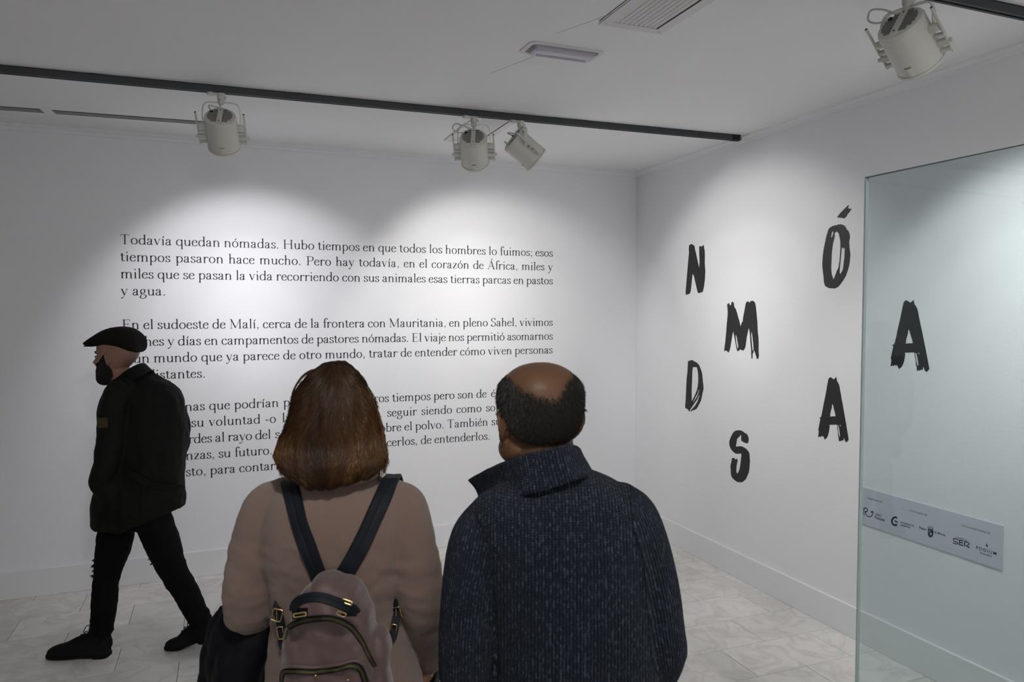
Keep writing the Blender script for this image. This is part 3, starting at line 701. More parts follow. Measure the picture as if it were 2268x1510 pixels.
class WB(MB):
    def __init__(s): super().__init__(); s.cuts = []
def words(b, t):                               # every word a mesh of its own
    cuts = [0]+b.cuts+[len(b.f)]
    for a, c in zip(cuts[:-1], cuts[1:]):
        if c <= a: continue
        q = MB(); mp = {}
        for f in b.f[a:c]:
            for i in f:
                if i not in mp: mp[i] = len(q.v); q.v.append(b.v[i])
            q.f.append(tuple(mp[i] for i in f))
        q.obj('word', MTEXT, t, recalc=False)
TXT = [
 (0, ['Todavía quedan nómadas. Hubo tiempos en que todos los hombres lo fuimos; esos', 'tiempos pasaron hace mucho. Pero hay todavía, en el corazón de África, miles y', 'miles que se pasan la vida recorriendo con sus animales esas tierras parcas en pastos', 'y agua.']),
 (5, ['En el sudoeste de Malí, cerca de la frontera con Mauritania, en pleno Sahel, vivimos', 'noches y días en campamentos de pastores nómadas. El viaje nos permitió asomarnos', 'a un mundo que ya parece de otro mundo, tratar de entender cómo viven personas', 'tan distantes.']),
]
XT0, XT1, ZT0, DZT, EM = -.637, 2.516, 2.296, .1133, .0950
emit_b = lambda x, z: (x, YB-.0012, z)
labels = ['first paragraph of the serif wall text, just under the upper edge of the lamp glow', 'second paragraph of the serif wall text, partly behind the flat cap']
def text_thing(label, z): return thing('wall_text_paragraph', label, 'wall text', (XT0, YB, z))
for (k0, lines), lab in zip(TXT, labels):
    t = text_thing(lab, ZT0-DZT*k0)
    for i, s in enumerate(lines):
        b = WB(); last = i == len(lines)-1
        draw_text(b, s, XT0-.004, XT1, ZT0-DZT*(k0+i), EM, emit_b, justify=not last)
        words(b, t)
# third paragraph: each line anchored where its readable pieces stand
def wx(px, k):                                 # x on the wall of an image column at line k
    z = ZT0-DZT*k; lo, hi = -1.5, 3.2
    for _ in range(40):
        mid = (lo+hi)/2; d = np.array([mid, YB, z])-EYE; p = 1134+FPX*(d@R2)/(d@FWD)
        lo, hi = (mid, hi) if p < px else (lo, mid)
    return lo
t = text_thing('third and lowest paragraph of the serif wall text, cut off by people', ZT0-DZT*10)
P3 = [(10, [('Son perso', XT0, wx(409, 10)), ('nas que podrían ', wx(409, 10), wx(618, 10)), ('parecer de otr', wx(627, 10), wx(838, 10)), ('os tiempos pero son de ', wx(838, 10), wx(1078, 10)), ('éste y no', wx(1087, 10), XT1)]),
      (11, [('Y por ', XT0, wx(400, 11)), ('su voluntad -o ', wx(423, 11), wx(612, 11)), ('la nuestra- de', wx(624, 11), wx(842, 11)), (' ', wx(842, 11), wx(850, 11)), ('seguir siendo como ', wx(857, 11), wx(1067, 11)), ('son, sin', wx(1076, 11), XT1)]),
      (12, [('en las ta', XT0, wx(417, 12)), ('rdes al rayo del ', wx(417, 12), wx(600, 12)), ('sol y las noches so', wx(609, 12), wx(854, 12)), ('bre el polvo. También ', wx(854, 12), wx(1081, 12)), ('sus', wx(1088, 12), wx(1125, 12))]),
      (13, [('espera', XT0, wx(411, 13)), ('nzas, su futuro. ', wx(411, 13), wx(604, 13)), ('Tratamos de cono', wx(614, 13), wx(856, 13)), ('cerlos, de entenderlos. ', wx(856, 13), wx(1086, 13)), ('Y', wx(1130, 13), wx(1150, 13))]),
      (14, [('por e', XT0, wx(411, 14)), ('sto, para contarlo.', wx(411, 14), wx(640, 14))])]
for k, segs in P3:
    b = WB()
    for s, x0, x1 in segs: draw_text(b, s, x0, x1, ZT0-DZT*k, EM, emit_b); b.cuts.append(len(b.f)) if s[-1] in ' ' else None
    words(b, t)

# ------------------------------------------------------------------ big brush letters on the right wall
def letter(name_label, outer, holes, org, scale, name='brush_letter'):
    f = lambda p: hit(org[0]+p[0]/scale, org[1]+p[1]/scale, 0, XR-.0015)
    loops = [[Vector(f(p)) for p in L] for L in [outer]+holes]
    flat = [v for L in loops for v in L]
    tri = tessellate_polygon([[Vector((v.y, v.z, 0)) for v in L] for L in loops])
    b = MB(); b.add(flat, [t_ for t_ in tri]); n = len(flat); k = 0
    back = [(v.x+.0014, v.y, v.z) for v in flat]; b.v += back
    for L in loops:
        m_ = len(L)
        for i in range(m_): a, c = k+i, k+(i+1) % m_; b.f.append((a, c, c+n, a+n))
        k += m_
    c = np.mean([v[:] for v in flat], axis=0); c[0] = XR
    me = b.mesh(name, False, c); o = link(name, me, MBLACK); o.location = Vector(c)
    tag(o, name_label, 'letter')
N_o = [(388,155),(410,128),(435,110),(475,128),(515,150),(535,260),(560,360),(600,550),(630,690),(640,560),(632,300),(632,165),(660,160),(680,172),(712,160),(720,145),(728,135),(742,150),(745,200),(762,280),(765,420),(762,560),(775,760),(765,960),(740,1150),(715,1250),(700,1270),(682,1262),(665,1268),(650,1280),(630,1285),(595,1270),(570,1160),(540,1030),(510,900),(485,825),(468,850),(455,980),(440,1120),(428,1230),(415,1270),(390,1310),(370,1308),(350,1318),(335,1318),(318,1335),(305,1280),(312,1170),(325,1040),(345,790),(365,560),(378,420),(388,320),(384,240)]
letter('black brush letter N, nearest the room corner at the upper left of the group', N_o, [], (1490, 530), 10.79)
M_o = [(205,185),(228,178),(248,155),(255,185),(262,208),(285,210),(295,185),(302,150),(318,128),(340,140),(352,165),(362,245),(400,300),(430,400),(450,480),(470,540),(490,620),(505,690),(530,600),(552,570),(560,490),(590,330),(620,170),(640,135),(665,120),(690,140),(712,150),(722,125),(740,112),(770,108),(800,122),(828,160),(845,250),(860,400),(875,560),(885,800),(900,930),(905,1050),(903,1250),(912,1320),(905,1370),(895,1402),(868,1408),(850,1340),(825,1265),(805,1210),(790,1230),(785,1265),(770,1290),(768,1395),(748,1395),(742,1280),(740,1180),(725,1050),(715,900),(700,760),(688,712),(670,780),(640,930),(622,1060),(610,1140),(585,1195),(555,1222),(540,1205),(525,1212),(505,1195),(492,1190),(475,1215),(458,1218),(437,1240),(420,1195),(405,1130),(370,930),(350,830),(338,792),(320,870),(300,1000),(280,1120),(262,1200),(238,1262),(220,1250),(205,1235),(190,1218),(165,1222),(150,1225),(136,1240),(150,1130),(165,1010),(185,800),(200,600),(215,450),(218,360)]
letter('black brush letter M in the brightest patch of the right wall', M_o, [[(403,862),(412,900),(425,960),(450,1090),(455,1135),(437,1180),(418,1110),(402,1000),(392,900)], [(745,780),(760,840),(775,960),(788,1100),(793,1195),(778,1235),(768,1200),(752,1050),(738,880)]], (1590, 655), 10.06)
D_o = [(275,112),(330,95),(375,82),(430,112),(510,155),(565,225),(600,310),(630,400),(645,500),(655,640),(668,740),(672,810),(662,880),(650,910),(635,1000),(620,1070),(600,1140),(560,1220),(520,1290),(490,1345),(470,1345),(430,1370),(400,1372),(370,1390),(350,1412),(340,1385),(450,1265),(520,1150),(575,985),(560,985),(500,1110),(470,1150),(395,1260),(325,1360),(318,1400),(300,1400),(265,1345),(210,1320),(200,1290),(215,1100),(225,900),(232,700),(242,540),(262,380),(268,240)]
letter('black brush letter D, below the N beside the room corner', D_o, [[(395,270),(450,264),(505,270),(525,360),(535,440),(540,560),(538,640),(528,740),(525,770),(500,870),(465,960),(415,1060),(365,1150),(368,1050),(365,900),(370,750),(378,600),(380,480),(382,400)], [(550,850),(566,838),(545,930),(500,1040),(440,1130),(385,1205),(450,1075),(470,1020),(505,970)]], (1500, 790), 11.61)
S_o = [(280,165),(315,148),(350,140),(400,137),(440,140),(490,165),(530,200),(580,225),(605,265),(620,310),(625,360),(620,400),(610,430),(595,450),(570,445),(530,432),(490,412),(450,385),(447,320),(450,240),(430,255),(395,295),(345,345),(335,430),(318,525),(370,522),(435,515),(480,530),(530,555),(575,590),(610,630),(632,665),(645,710),(648,790),(655,860),(648,960),(640,1060),(632,1120),(620,1160),(590,1230),(560,1300),(510,1345),(465,1380),(420,1375),(380,1382),(340,1362),(300,1335),(260,1300),(220,1255),(205,1200),(200,1150),(198,1080),(190,1020),(200,950),(215,880),(222,830),(230,800),(262,800),(290,800),(292,825),(305,838),(325,820),(340,815),(350,835),(365,870),(350,910),(335,990),(328,1100),(335,1150),(350,1168),(375,1150),(400,1090),(415,1040),(430,940),(440,850),(448,780),(455,735),(440,688),(410,692),(380,700),(340,698),(300,685),(260,655),(220,610),(190,560),(172,510),(163,460),(165,410),(180,345),(205,290),(240,220)]
letter('black brush letter S, lowest letter of the group on the right wall', S_o, [], (1600, 940), 10.79)
O_o = [(270,430),(300,405),(350,388),(390,382),(415,372),(460,372),(480,380),(510,398),(530,430),(545,465),(560,465),(580,510),(590,560),(588,600),(578,640),(580,700),(585,760),(597,850),(590,940),(580,1010),(555,1110),(520,1200),(465,1290),(410,1362),(380,1380),(340,1395),(310,1388),(290,1390),(250,1385),(225,1368),(200,1357),(190,1330),(178,1290),(172,1210),(160,1110),(152,1020),(155,950),(160,880),(172,780),(190,690),(215,570),(240,480),(262,430)]
letter('black brush letter O with an accent, uppermost beside the glass edge', O_o, [[(375,485),(400,500),(415,520),(430,590),(440,660),(440,760),(435,850),(425,960),(410,1060),(395,1090),(380,1120),(355,1190),(330,1255),(318,1220),(303,1180),(295,1130),(292,1040),(297,940),(300,850),(308,770),(318,690),(335,620),(350,560),(343,520)], [(320,480),(331,490),(318,545),(305,580),(290,575),(295,545),(300,510)], [(460,745),(475,732),(480,762),(495,732),(510,770),(507,830),(505,900),(495,960),(485,1060),(470,1115),(437,1165),(425,1140),(428,1080),(440,960),(448,880),(455,800)]], (1800, 445), 7.19)
acc = bpy.data.objects[-1] if False else [o for o in COL.objects if o.name.startswith('brush_letter')][-1]
def decal(pts, org, scale, parent, name):
    f = [hit(org[0]+p[0]/scale, org[1]+p[1]/scale, 0, XR-.0015) for p in pts]
    tri = tessellate_polygon([[Vector((v[1], v[2], 0)) for v in f]]); b = MB(); b.add(f, tri); n = len(f)
    b.v += [(v[0]+.0014, v[1], v[2]) for v in f]
    for i in range(n): b.f.append((i, (i+1) % n, (i+1) % n+n, i+n))
    return b.obj(name, MBLACK, parent)
decal([(385,262),(410,228),(440,190),(500,130),(555,75),(577,60),(568,85),(558,108),(563,118),(570,112),(572,130),(580,118),(588,132),(598,125),(620,120),(600,150),(580,180),(560,200),(545,225),(540,240),(520,262),(505,277),(450,268)], (1800, 445), 7.19, acc, 'accent')
A_o = [(318,130),(335,108),(355,92),(365,102),(385,98),(385,120),(405,118),(408,132),(430,135),(455,110),(472,85),(474,110),(487,125),(482,150),(510,205),(530,240),(545,300),(552,360),(575,480),(582,530),(590,570),(615,700),(640,850),(662,970),(680,1080),(705,1230),(725,1360),(708,1375),(715,1390),(690,1395),(690,1415),(668,1405),(655,1385),(645,1350),(628,1315),(622,1345),(620,1375),(595,1370),(575,1388),(555,1378),(545,1392),(530,1385),(525,1310),(515,1290),(510,1200),(500,1140),(490,1055),(440,1052),(400,1058),(360,1056),(322,1060),(340,1075),(338,1120),(325,1200),(310,1260),(290,1310),(270,1335),(240,1358),(228,1320),(215,1285),(205,1280),(192,1305),(182,1282),(170,1280),(160,1308),(145,1292),(108,1312),(118,1240),(124,1190),(112,1170),(135,1040),(155,940),(145,930),(128,918),(165,905),(180,860),(200,760),(225,620),(260,450),(290,270)]
A_h = [[(400,630),(415,670),(430,740),(450,810),(465,885),(420,885),(345,892),(355,865),(352,830),(365,780),(378,730),(388,690),(385,660)], [(500,1062),(520,1065),(540,1170),(555,1290),(540,1305),(522,1240),(510,1150)], [(543,1055),(562,1060),(570,1090),(552,1088)]]
letter('black brush letter A left of the glass edge, low on the right wall', A_o, A_h, (1800, 825), 9.155)
cv = lambda L: [(105+(x-108)*740/617, 75+(y-85)*1380/1330) for x, y in L]
letter('black brush letter A seen through the glass panel', cv(A_o), [cv(h_) for h_ in A_h], (1960, 655), 8.627)

# ------------------------------------------------------------------ sponsor board on the right wall
SX = XR-.006
sy0, sy1, sz0, sz1 = 2.272, 3.084, .666, .871
board = thing('sponsor_board', 'narrow pale grey board of sponsor logos behind the glass panel', 'sign', (XR, (sy0+sy1)/2, (sz0+sz1)/2))
MB().box((SX, sy0, sz0), (XR, sy1, sz1)).obj('panel', MBOARD, board)
SP = lambda px, py: (lambda p: (-p[1], p[2]))(hit(1860+px*.3047, 1050+py*.3047, 0, SX))   # crop pixel -> (u right, v up)
emit_s = lambda u, v: (SX-.0006, -u, v)
def caption(s, p0, p1, thick=7):
    u0, v0 = SP(*p0); u1, v1 = SP(*p1); nat = sum((GL[c][0] if c != ' ' else 25) for c in s)/100
    em = (u1-u0)/nat; b = WB(); draw_text(b, s, u0, u1, (v0+v1)/2, em, emit_s, justify=False, thick=thick, thin=3.2); b.obj('caption', MTEXT, board, recalc=False)
caption('Un proyecto de', (200, 178), (310, 207)); caption('Con el apoyo de', (506, 268), (635, 302)); caption('Con la colaboración de', (882, 376), (1092, 434))
def sans(s, p0, p1, bold=0.0, hk=1.0, name='logo_text', sp=1.0):
    u0, v0 = SP(*p0); u1, v1 = SP(*p1)
    c = bpy.data.curves.new('c', 'FONT'); c.body = s; c.size = 1; c.offset = bold; c.space_character = sp; c.resolution_u = 3
    o = bpy.data.objects.new('c', c); COL.objects.link(o); dg = bpy.context.evaluated_depsgraph_get(); dg.update()
    me = bpy.data.meshes.new_from_object(o.evaluated_get(dg), depsgraph=dg); bpy.data.objects.remove(o)
    V = getv(me); w = V[:, 0].max()-V[:, 0].min(); k = (u1-u0)/w; x0 = V[:, 0].min()
    U = u0+(V[:, 0]-x0)*k; Z = v0+(v1-v0)*0+V[:, 1]*k*hk
    setv(me, np.stack([np.full(len(V), SX-.0006), -U, Z], 1)-np.array(board.location)[None, :])
    link(name, me, MINK, board)
def sk(pts, w, name='logo_mark', mode='l', closed=False):
    P = [SP(*p) for p in pts]; b = MB(); Q = cm(P, 6, closed) if mode == 'c' else np.array(P); T = np.gradient(Q, axis=0); T /= np.linalg.norm(T, axis=1)[:, None]+1e-9
    N_ = np.stack([-T[:, 1], T[:, 0]], 1); v = []
    for q, n in zip(Q, N_): v += [emit_s(*(q+n*w/2)), emit_s(*(q-n*w/2))]
    b.add(v, [(2*i, 2*i+1, 2*i+3, 2*i+2) for i in range(len(Q)-1)]); return b
def poly(b, pts): P = [emit_s(*SP(*p)) for p in pts]; b.add(P, tessellate_polygon([[Vector((p[1], p[2], 0)) for p in P]])); return b
# RO arrow mark
b = MB()
for pts, md in (([(176, 243), (176, 297)], 'l'), ([(176, 245), (192, 247), (202, 258), (198, 270), (182, 273)], 'c'), ([(187, 272), (192, 292), (206, 307), (224, 308), (236, 296), (236, 270)], 'c'), ([(226, 278), (236, 266), (246, 280)], 'l')):
    q = sk(pts, .0052, mode=md); b.add(q.v, q.f)
b.obj('logo_mark', MINK, board, recalc=False)
sans('ONG', (256, 297), (303, 308)); sans('Rescate', (255, 320), (328, 340), bold=.008)
b = MB(); q = sk([(418, 318), (402, 312), (386, 322), (379, 340), (384, 360), (400, 370), (417, 366)], .0095, mode='c'); b.add(q.v, q.f); q = sk([(398, 338), (422, 350)], .0075); b.add(q.v, q.f)
b.obj('logo_mark', MINK, board, recalc=False)
sans('cooperación', (442, 352), (541, 378)); sans('española', (442, 372), (512, 390))
sans('Región', (579, 393), (633, 405), bold=.006); sans('de Murcia', (686, 425), (768, 447), bold=.006)
b = MB(); poly(b, [(641, 396), (680, 406), (680, 440), (674, 452), (661, 460), (648, 452), (641, 438)])
for pts in ([(643, 392), (640, 380), (650, 388), (652, 376), (660, 388), (668, 378), (671, 392), (680, 386), (677, 401)],):
    q = sk(pts, .0028); b.add(q.v, q.f)
q = sk([(643, 392), (677, 402)], .003); b.add(q.v, q.f); b.obj('crest', MINK, board, recalc=False)
b = MB()
for x, y in ((646, 406), (655, 408), (646, 416), (655, 418)): poly(b, [(x, y), (x+6, y+1.5), (x+6, y+5.5), (x, y+4)])
poly(b, [(656, 430), (662, 424), (670, 434), (668, 444), (662, 438), (657, 442)])
for i in range(len(b.v)): b.v[i] = (b.v[i][0]-.0004, b.v[i][1], b.v[i][2])
b.obj('crest_detail', MBOARD, board, recalc=False)
b = MB()
for pts in ([(862, 474), (830, 466), (825, 476), (832, 487), (856, 494), (860, 504), (850, 508), (822, 498)], [(868, 478), (898, 486)], [(868, 494), (896, 501)], [(868, 510), (900, 519)], [(870, 478), (870, 510)],
            [(908, 488), (908, 524)], [(908, 488), (932, 494), (942, 503), (938, 512), (918, 520), (944, 533)], [(918, 520), (942, 533)]):
    q = sk(pts, .0048); b.add(q.v, q.f)
b.obj('logo_mark', MINK, board, recalc=False)
sans('CADENA', (846, 462), (924, 482), sp=1.5, bold=.01)
sans('PODIUM', (992, 543), (1139, 583), sp=1.3, bold=.006); sans('PODCAST', (1022, 576), (1107, 597), sp=1.15, bold=.008)
b = MB(); poly(b, [(1064, 500), (1078, 520), (1076, 528), (1052, 514), (1066, 518)]); b.obj('logo_mark', MINK, board, recalc=False)

# ------------------------------------------------------------------ glass panel
def glassmat():
    M = bpy.data.materials.new('clear_green_glass'); M.use_nodes = True; nt = M.node_tree; nt.nodes.clear(); N = nt.nodes.new
    o = N('ShaderNodeOutputMaterial'); tr = N('ShaderNodeBsdfTransparent'); tr.inputs[0].default_value = (.84, .893, .895, 1)
    g = N('ShaderNodeBsdfGlossy'); g.inputs['Roughness'].default_value = .0; g.inputs[0].default_value = (.95, 1, .99, 1)
    fr = N('ShaderNodeFresnel'); ge_ = N('ShaderNodeNewGeometry'); ir = N('ShaderNodeMapRange'); ir.inputs[3].default_value = 1.42; ir.inputs[4].default_value = 1/1.42
    nt.links.new(ge_.outputs['Backfacing'], ir.inputs[0]); nt.links.new(ir.outputs[0], fr.inputs[0]); mx = N('ShaderNodeMixShader')
    nt.links.new(fr.outputs[0], mx.inputs[0]); nt.links.new(tr.outputs[0], mx.inputs[1]); nt.links.new(g.outputs[0], mx.inputs[2]); nt.links.new(mx.outputs[0], o.inputs[0]); return M
MGLASS = glassmat()
MGEDGE = mat('glass_edge_vertical', (.74, .84, .82), .15, spec=.8, var=(.55, .67, .65), scale=3)  # pale tone paints the light refracted along the upright edge
MGTOP = mat('glass_edge_top', (.12, .16, .16), .3, spec=.6)
ge = at(1908, 800, 2.7); gx, gy = ge[0], ge[1]; gz = 2.337; GT = .011; gy0 = gy-1.35
glass = thing('glass_panel', 'tall frameless glass panel standing at the right, greenish edge', 'glass panel', (gx, (gy+gy0)/2, 0))
# two faces of the pane, cut edges with refracted light painted pale
b = MB().add([(gx, gy, .02), (gx, gy, gz), (gx, gy0, gz), (gx, gy0, .02)], [(0, 1, 2, 3)]); b.add([(gx+GT, gy, .02), (gx+GT, gy, gz), (gx+GT, gy0, gz), (gx+GT, gy0, .02)], [(3, 2, 1, 0)])
b.obj('pane', MGLASS, glass, recalc=False)
for ya, yb2 in ((gy-.0065, gy-.0012), (gy0+.0012, gy0+.0065)): MB().box((gx-.0002, ya, .02), (gx+GT+.0002, yb2, gz-.004)).obj('polished_edge', MGEDGE, glass)
for ya, yb2 in ((gy-.0012, gy+.0006), (gy0-.0006, gy0+.0012)): MB().box((gx-.0002, ya, .02), (gx+GT+.0002, yb2, gz-.001)).obj('edge_arris', MGTOP, glass)
MB().box((gx-.0002, gy0, gz-.004), (gx+GT+.0002, gy, gz+.0003)).obj('top_edge', MGTOP, glass)
MB().box((gx-.018, gy0, 0), (gx+GT+.018, gy, .05)).obj('base_channel', MSTEEL, glass, bevel=.002)
#@@PEOPLE
# ------------------------------------------------------------------ people
def yawframe(deg):                             # facing direction turned from F2; +deg to the right
    a = math.radians(deg); f = F2*math.cos(a)+R2*math.sin(a); r = R2*math.cos(a)-F2*math.sin(a); return f, r
def head_parts(c, H, f, r, wk=1.0, tilt=0, beard=False, dk=1.0, ez=0.0, neck_to=None, neck_r=.058):
    """c: centre of the head at chin level between the ears; returns closed shapes, and a mapping function"""
    up = np.array([0, 0, 1.])
    ff = f*math.cos(tilt)+up*math.sin(tilt); uu = up*math.cos(tilt)-f*math.sin(tilt)
    G = lambda x, y, z: np.array(c)+H*(r*x*wk+ff*y*dk+uu*z)
    rows = [(-.02, .27, .02, .10), (.03, .325, -.04, .165), (.09, .34, -.10, .215), (.16, .338, -.14, .245), (.24, .345, -.17, .265), (.33, .335, -.26, .290), (.42, .33, -.335, .308),
            (.50, .325, -.385, .318), (.56, .335, -.41, .325), (.61, .352, -.425, .330), (.70, .352, -.43, .335), (.80, .325, -.415, .322), (.88, .265, -.365, .285), (.94, .18, -.29, .225), (.98, .08, -.19, .145), (1.0, -.02, -.10, .06)]
    Q = cm(rows, 3); th = np.linspace(0, 2*PI, 32, endpoint=False); rings = []
    for z, yf, yb, w in Q:
        cy = (yf+yb)/2; hd = (yf-yb)/2; ring = []
        for a in th:
            s, k = math.sin(a), math.cos(a); e = 2/2.25
            ring.append(G(np.sign(k)*abs(k)**e*w*(1-.10*max(0, s)**2), cy+np.sign(s)*abs(s)**e*hd, z))
        rings.append(ring)
    P = [loft(rings)]
    # nose, lips, brow ridge, cheeks
    P.append(tube([G(0, .345, .57), G(0, .362, .50), G(0, .412, .42), G(0, .436, .378)], [.020*H, .028*H, .034*H, .038*H], 12, ref=r))
    P.append(tube([G(-.055, .375, .355), G(0, .40, .348), G(.055, .375, .355)], [.030*H, .036*H, .030*H], 10, ref=f))
    P.append(tube([G(-.09, .325, .245), G(0, .362, .250), G(.09, .325, .245)], [.014*H, .022*H, .014*H], 10, ref=up))
    P.append(tube([G(-.08, .322, .205), G(0, .355, .200), G(.08, .322, .205)], [.014*H, .024*H, .014*H], 10, ref=up))
    P.append(tube([G(-.20, .295, .585), G(-.10, .345, .60), G(0, .345, .585), G(.10, .345, .60), G(.20, .295, .585)], [.018*H, .022*H, .018*H, .022*H, .018*H], 10, ref=up))
    for s in (-1, 1):
        P.append(ellip(G(s*.19, .25, .40), (.09*H, .075*H, .07*H), 14, 9))
        P.append(ellip(G(s*.125, .318, .505), (.055*H, .028*H, .036*H), 12, 8))
        # ear: shell with rim and lobe
        E_ = lambda y, z, o: G(s*(.318+o), y, z+ez)
        P.append(tube([E_(.00, .38, .01), E_(-.03, .46, .025), E_(-.035, .54, .03)], [(.018*H, .05*H), (.022*H, .078*H), (.020*H, .070*H)], 14, ref=ff))
        rim = [E_(.045, .47, .015), E_(.04, .56, .035), E_(-.01, .60, .055), E_(-.075, .585, .070), E_(-.10, .52, .070), E_(-.085, .44, .055), E_(-.045, .385, .035), E_(-.01, .35, .018)]
        P.append(tube(rim, [.014*H, .018*H, .02*H, .021*H, .021*H, .02*H, .022*H, .024*H], 10, ref=r, k=4))
    if neck_to is not None:
        P.append(tube([G(0, -.02, .42), G(0, -.03, .15), np.array(neck_to)], [neck_r*.98, neck_r, neck_r*1.12], 20))
    return P, G
def eyes(G, H, parent):
    for s in (-1, 1):
        e = MB().add(*ellip(G(s*.125, .318, .505), (.030*H*1.3, .020*H, .019*H), 14, 8)).obj('eye', MEYE, parent, smooth=True)
        MB().add(*ellip(G(s*.128, .333, .505), (.014*H, .008*H, .015*H), 12, 8)).obj('iris', MRUB, e if False else parent, smooth=True)
def hand(wrist, d, palm_n, side, L=.185, curl=.6, spread=1.0):
    """closed shapes of a hand: d direction of the fingers, palm_n towards the palm, side = towards the thumb"""
    d = np.array(d, float)/np.linalg.norm(d); pn = np.array(palm_n, float); pn -= d*(pn@d); pn /= np.linalg.norm(pn); sd = np.cross(d, pn); sd = sd if sd@np.array(side) > 0 else -sd
    w = np.array(wrist, float); P = []; k = L/.185
    P.append(tube([w-d*.02, w+d*.03*k, w+d*.075*k, w+d*.090*k], [(.019*k, .027*k)]+[(.015*k, .036*k), (.013*k, .040*k), (.011*k, .036*k)], 14, ref=sd))
    for i, (o, l) in enumerate(((.028, .072), (.0095, .080), (-.009, .075), (-.027, .058))):
        b = w+d*.078*k+sd*o*k; p = [b]; a = 0
        for q in (.45, .30, .25):
            a += curl*.75; dr = d*math.cos(a)+pn*math.sin(a); p.append(p[-1]+dr*l*q*k+sd*o*.10*q*spread)
        P.append(tube(p, [.0090*k, .0085*k, .0078*k, .0068*k], 10, ref=sd))
    b = w+d*.022*k+sd*.026*k
    P.append(tube([b-sd*.012*k, b+sd*.014*k+d*.016*k+pn*.008, b+sd*.026*k+d*.040*k+pn*.018*k, b+sd*.022*k+d*.062*k+pn*.030*k], [.014*k, .012*k, .0098*k, .0078*k], 10, ref=pn))
    return P
def legs(hipL, kneeL, ankL, hipR, kneeR, ankR, k=1.0):
    return [tube([hipL, (np.array(hipL)+kneeL)/2, kneeL, (np.array(kneeL)*.6+np.array(ankL)*.4), ankL], [.082*k, .072*k, .050*k, .052*k, .034*k], 20),
            tube([hipR, (np.array(hipR)+kneeR)/2, kneeR, (np.array(kneeR)*.6+np.array(ankR)*.4), ankR], [.082*k, .072*k, .050*k, .052*k, .034*k], 20)]
def boot(parent, heel, toe_dir, L=.29, pitch=0.0, name='boot', shaft=.11, m=None, w=.05, shaft_dir=None, to=None):
    """heel: point on the ground under the heel; pitch raises the heel (radians)"""
    f = np.array(toe_dir, float); f /= np.linalg.norm(f); r = np.array([f[1], -f[0], 0]); up = np.array([0, 0, 1.])
    toe = np.array(heel, float)+f*L*.72; ff = f*math.cos(pitch)-up*math.sin(pitch); uu = up*math.cos(pitch)+f*math.sin(pitch)
    def G(x, y, z):                            # y along the foot: ball is the hinge
        if y > .72*L and pitch: return toe+f*(y-.72*L)+r*x+up*z
        return toe+ff*(y-.72*L)+r*x+uu*z
    rows = [(.0, .018, .070, .5), (.015, .032, .095, .6), (.06, .036, .105, .8), (.11, .036, .098, .9), (.16, .042, .078, 1), (.205, .048, .055, 1), (.245, .046, .043, 1), (.275, .036, .031, 1), (.289, .018, .019, 1)]
    k = L/.29; rings = []; th = np.linspace(0, 2*PI, 24, endpoint=False)
    for y, hw, h, _ in cm(rows, 3):
        ring = []
        for a in th:
            c_, s_ = math.cos(a), math.sin(a); z = (.014+h*k*max(0, s_)**.8) if s_ > 0 else .014+.004*s_
            ring.append(G(math.copysign(abs(c_)**.75, c_)*hw*k*(1-.25*max(0, s_)**2), y*k, z))
        rings.append(ring)
    sh = up if shaft_dir is None else np.array(shaft_dir)
    a0 = G(0, .055*k, .07)
    if to is not None: sh = np.array(to)-a0; shaft = np.linalg.norm(sh); sh = sh/shaft
    up_me = union([loft(rings), tube([a0, a0+sh*.04, a0+sh*shaft], [(.036, .045), (.038, .045), (.043, .050)], 20, ref=f, roundend=False)], .0045, 5)
    b = link(name, moved(up_me, parent), m or MBOOT, parent)
    def sub(mb, nm, mt, smooth=False):
        o = mb.obj(nm, mt, None, smooth=smooth); me = o.data; me.transform(Matrix.Translation(-parent.location)); o.parent = b; return o
    so = []
    for y, hw in cm([(0, .022), (.015, .036), (.06, .040), (.11, .038), (.16, .045), (.205, .051), (.245, .049), (.277, .038), (.292, .018)], 3): so.append((y*k, hw*k))
    def slab(seq, z0, z1):
        return loft([[G(-hw, y, z0), G(hw, y, z0), G(hw, y, z1), G(-hw, y, z1)] for y, hw in seq])
    sub(MB().add(*slab(so, .006, .018)), 'sole', MSOLE)
    sub(MB().add(*slab([q for q in so if q[0] < .075*k], .0 if not pitch else -.012, .008)), 'heel_block', MSOLE)
    lb = MB()
    for i in range(6):
        y = (.175-.021*i)*k; z = .082+.018*i*.8
        lb.add(*tube([G(-.026, y-.004, z-.008), G(0, y, z+.006), G(.026, y-.004, z-.008)], [.0026]*3, 8, k=3))
    for s in (-1, 1):
        t_ = G(0, .075*k, .165)
        lb.add(*tube([t_, t_+r*s*.02+f*.02+up*.01, t_+r*s*.028+f*.035-up*.02, t_+r*s*.015+f*.03-up*.045, t_+r*s*.004+f*.012-up*.02], [.0022]*5, 8, k=4))
    sub(lb, 'laces', MSOLE, True)
    for p_ in [np.array(a0+sh*shaft-f*.045)]: sub(MB().add(*tube([p_-up*.03, p_+up*.012-f*.012, p_-up*.01-f*.018], [.007, .006, .004], 8)), 'pull_tab', m or MBOOT, True)
    return b
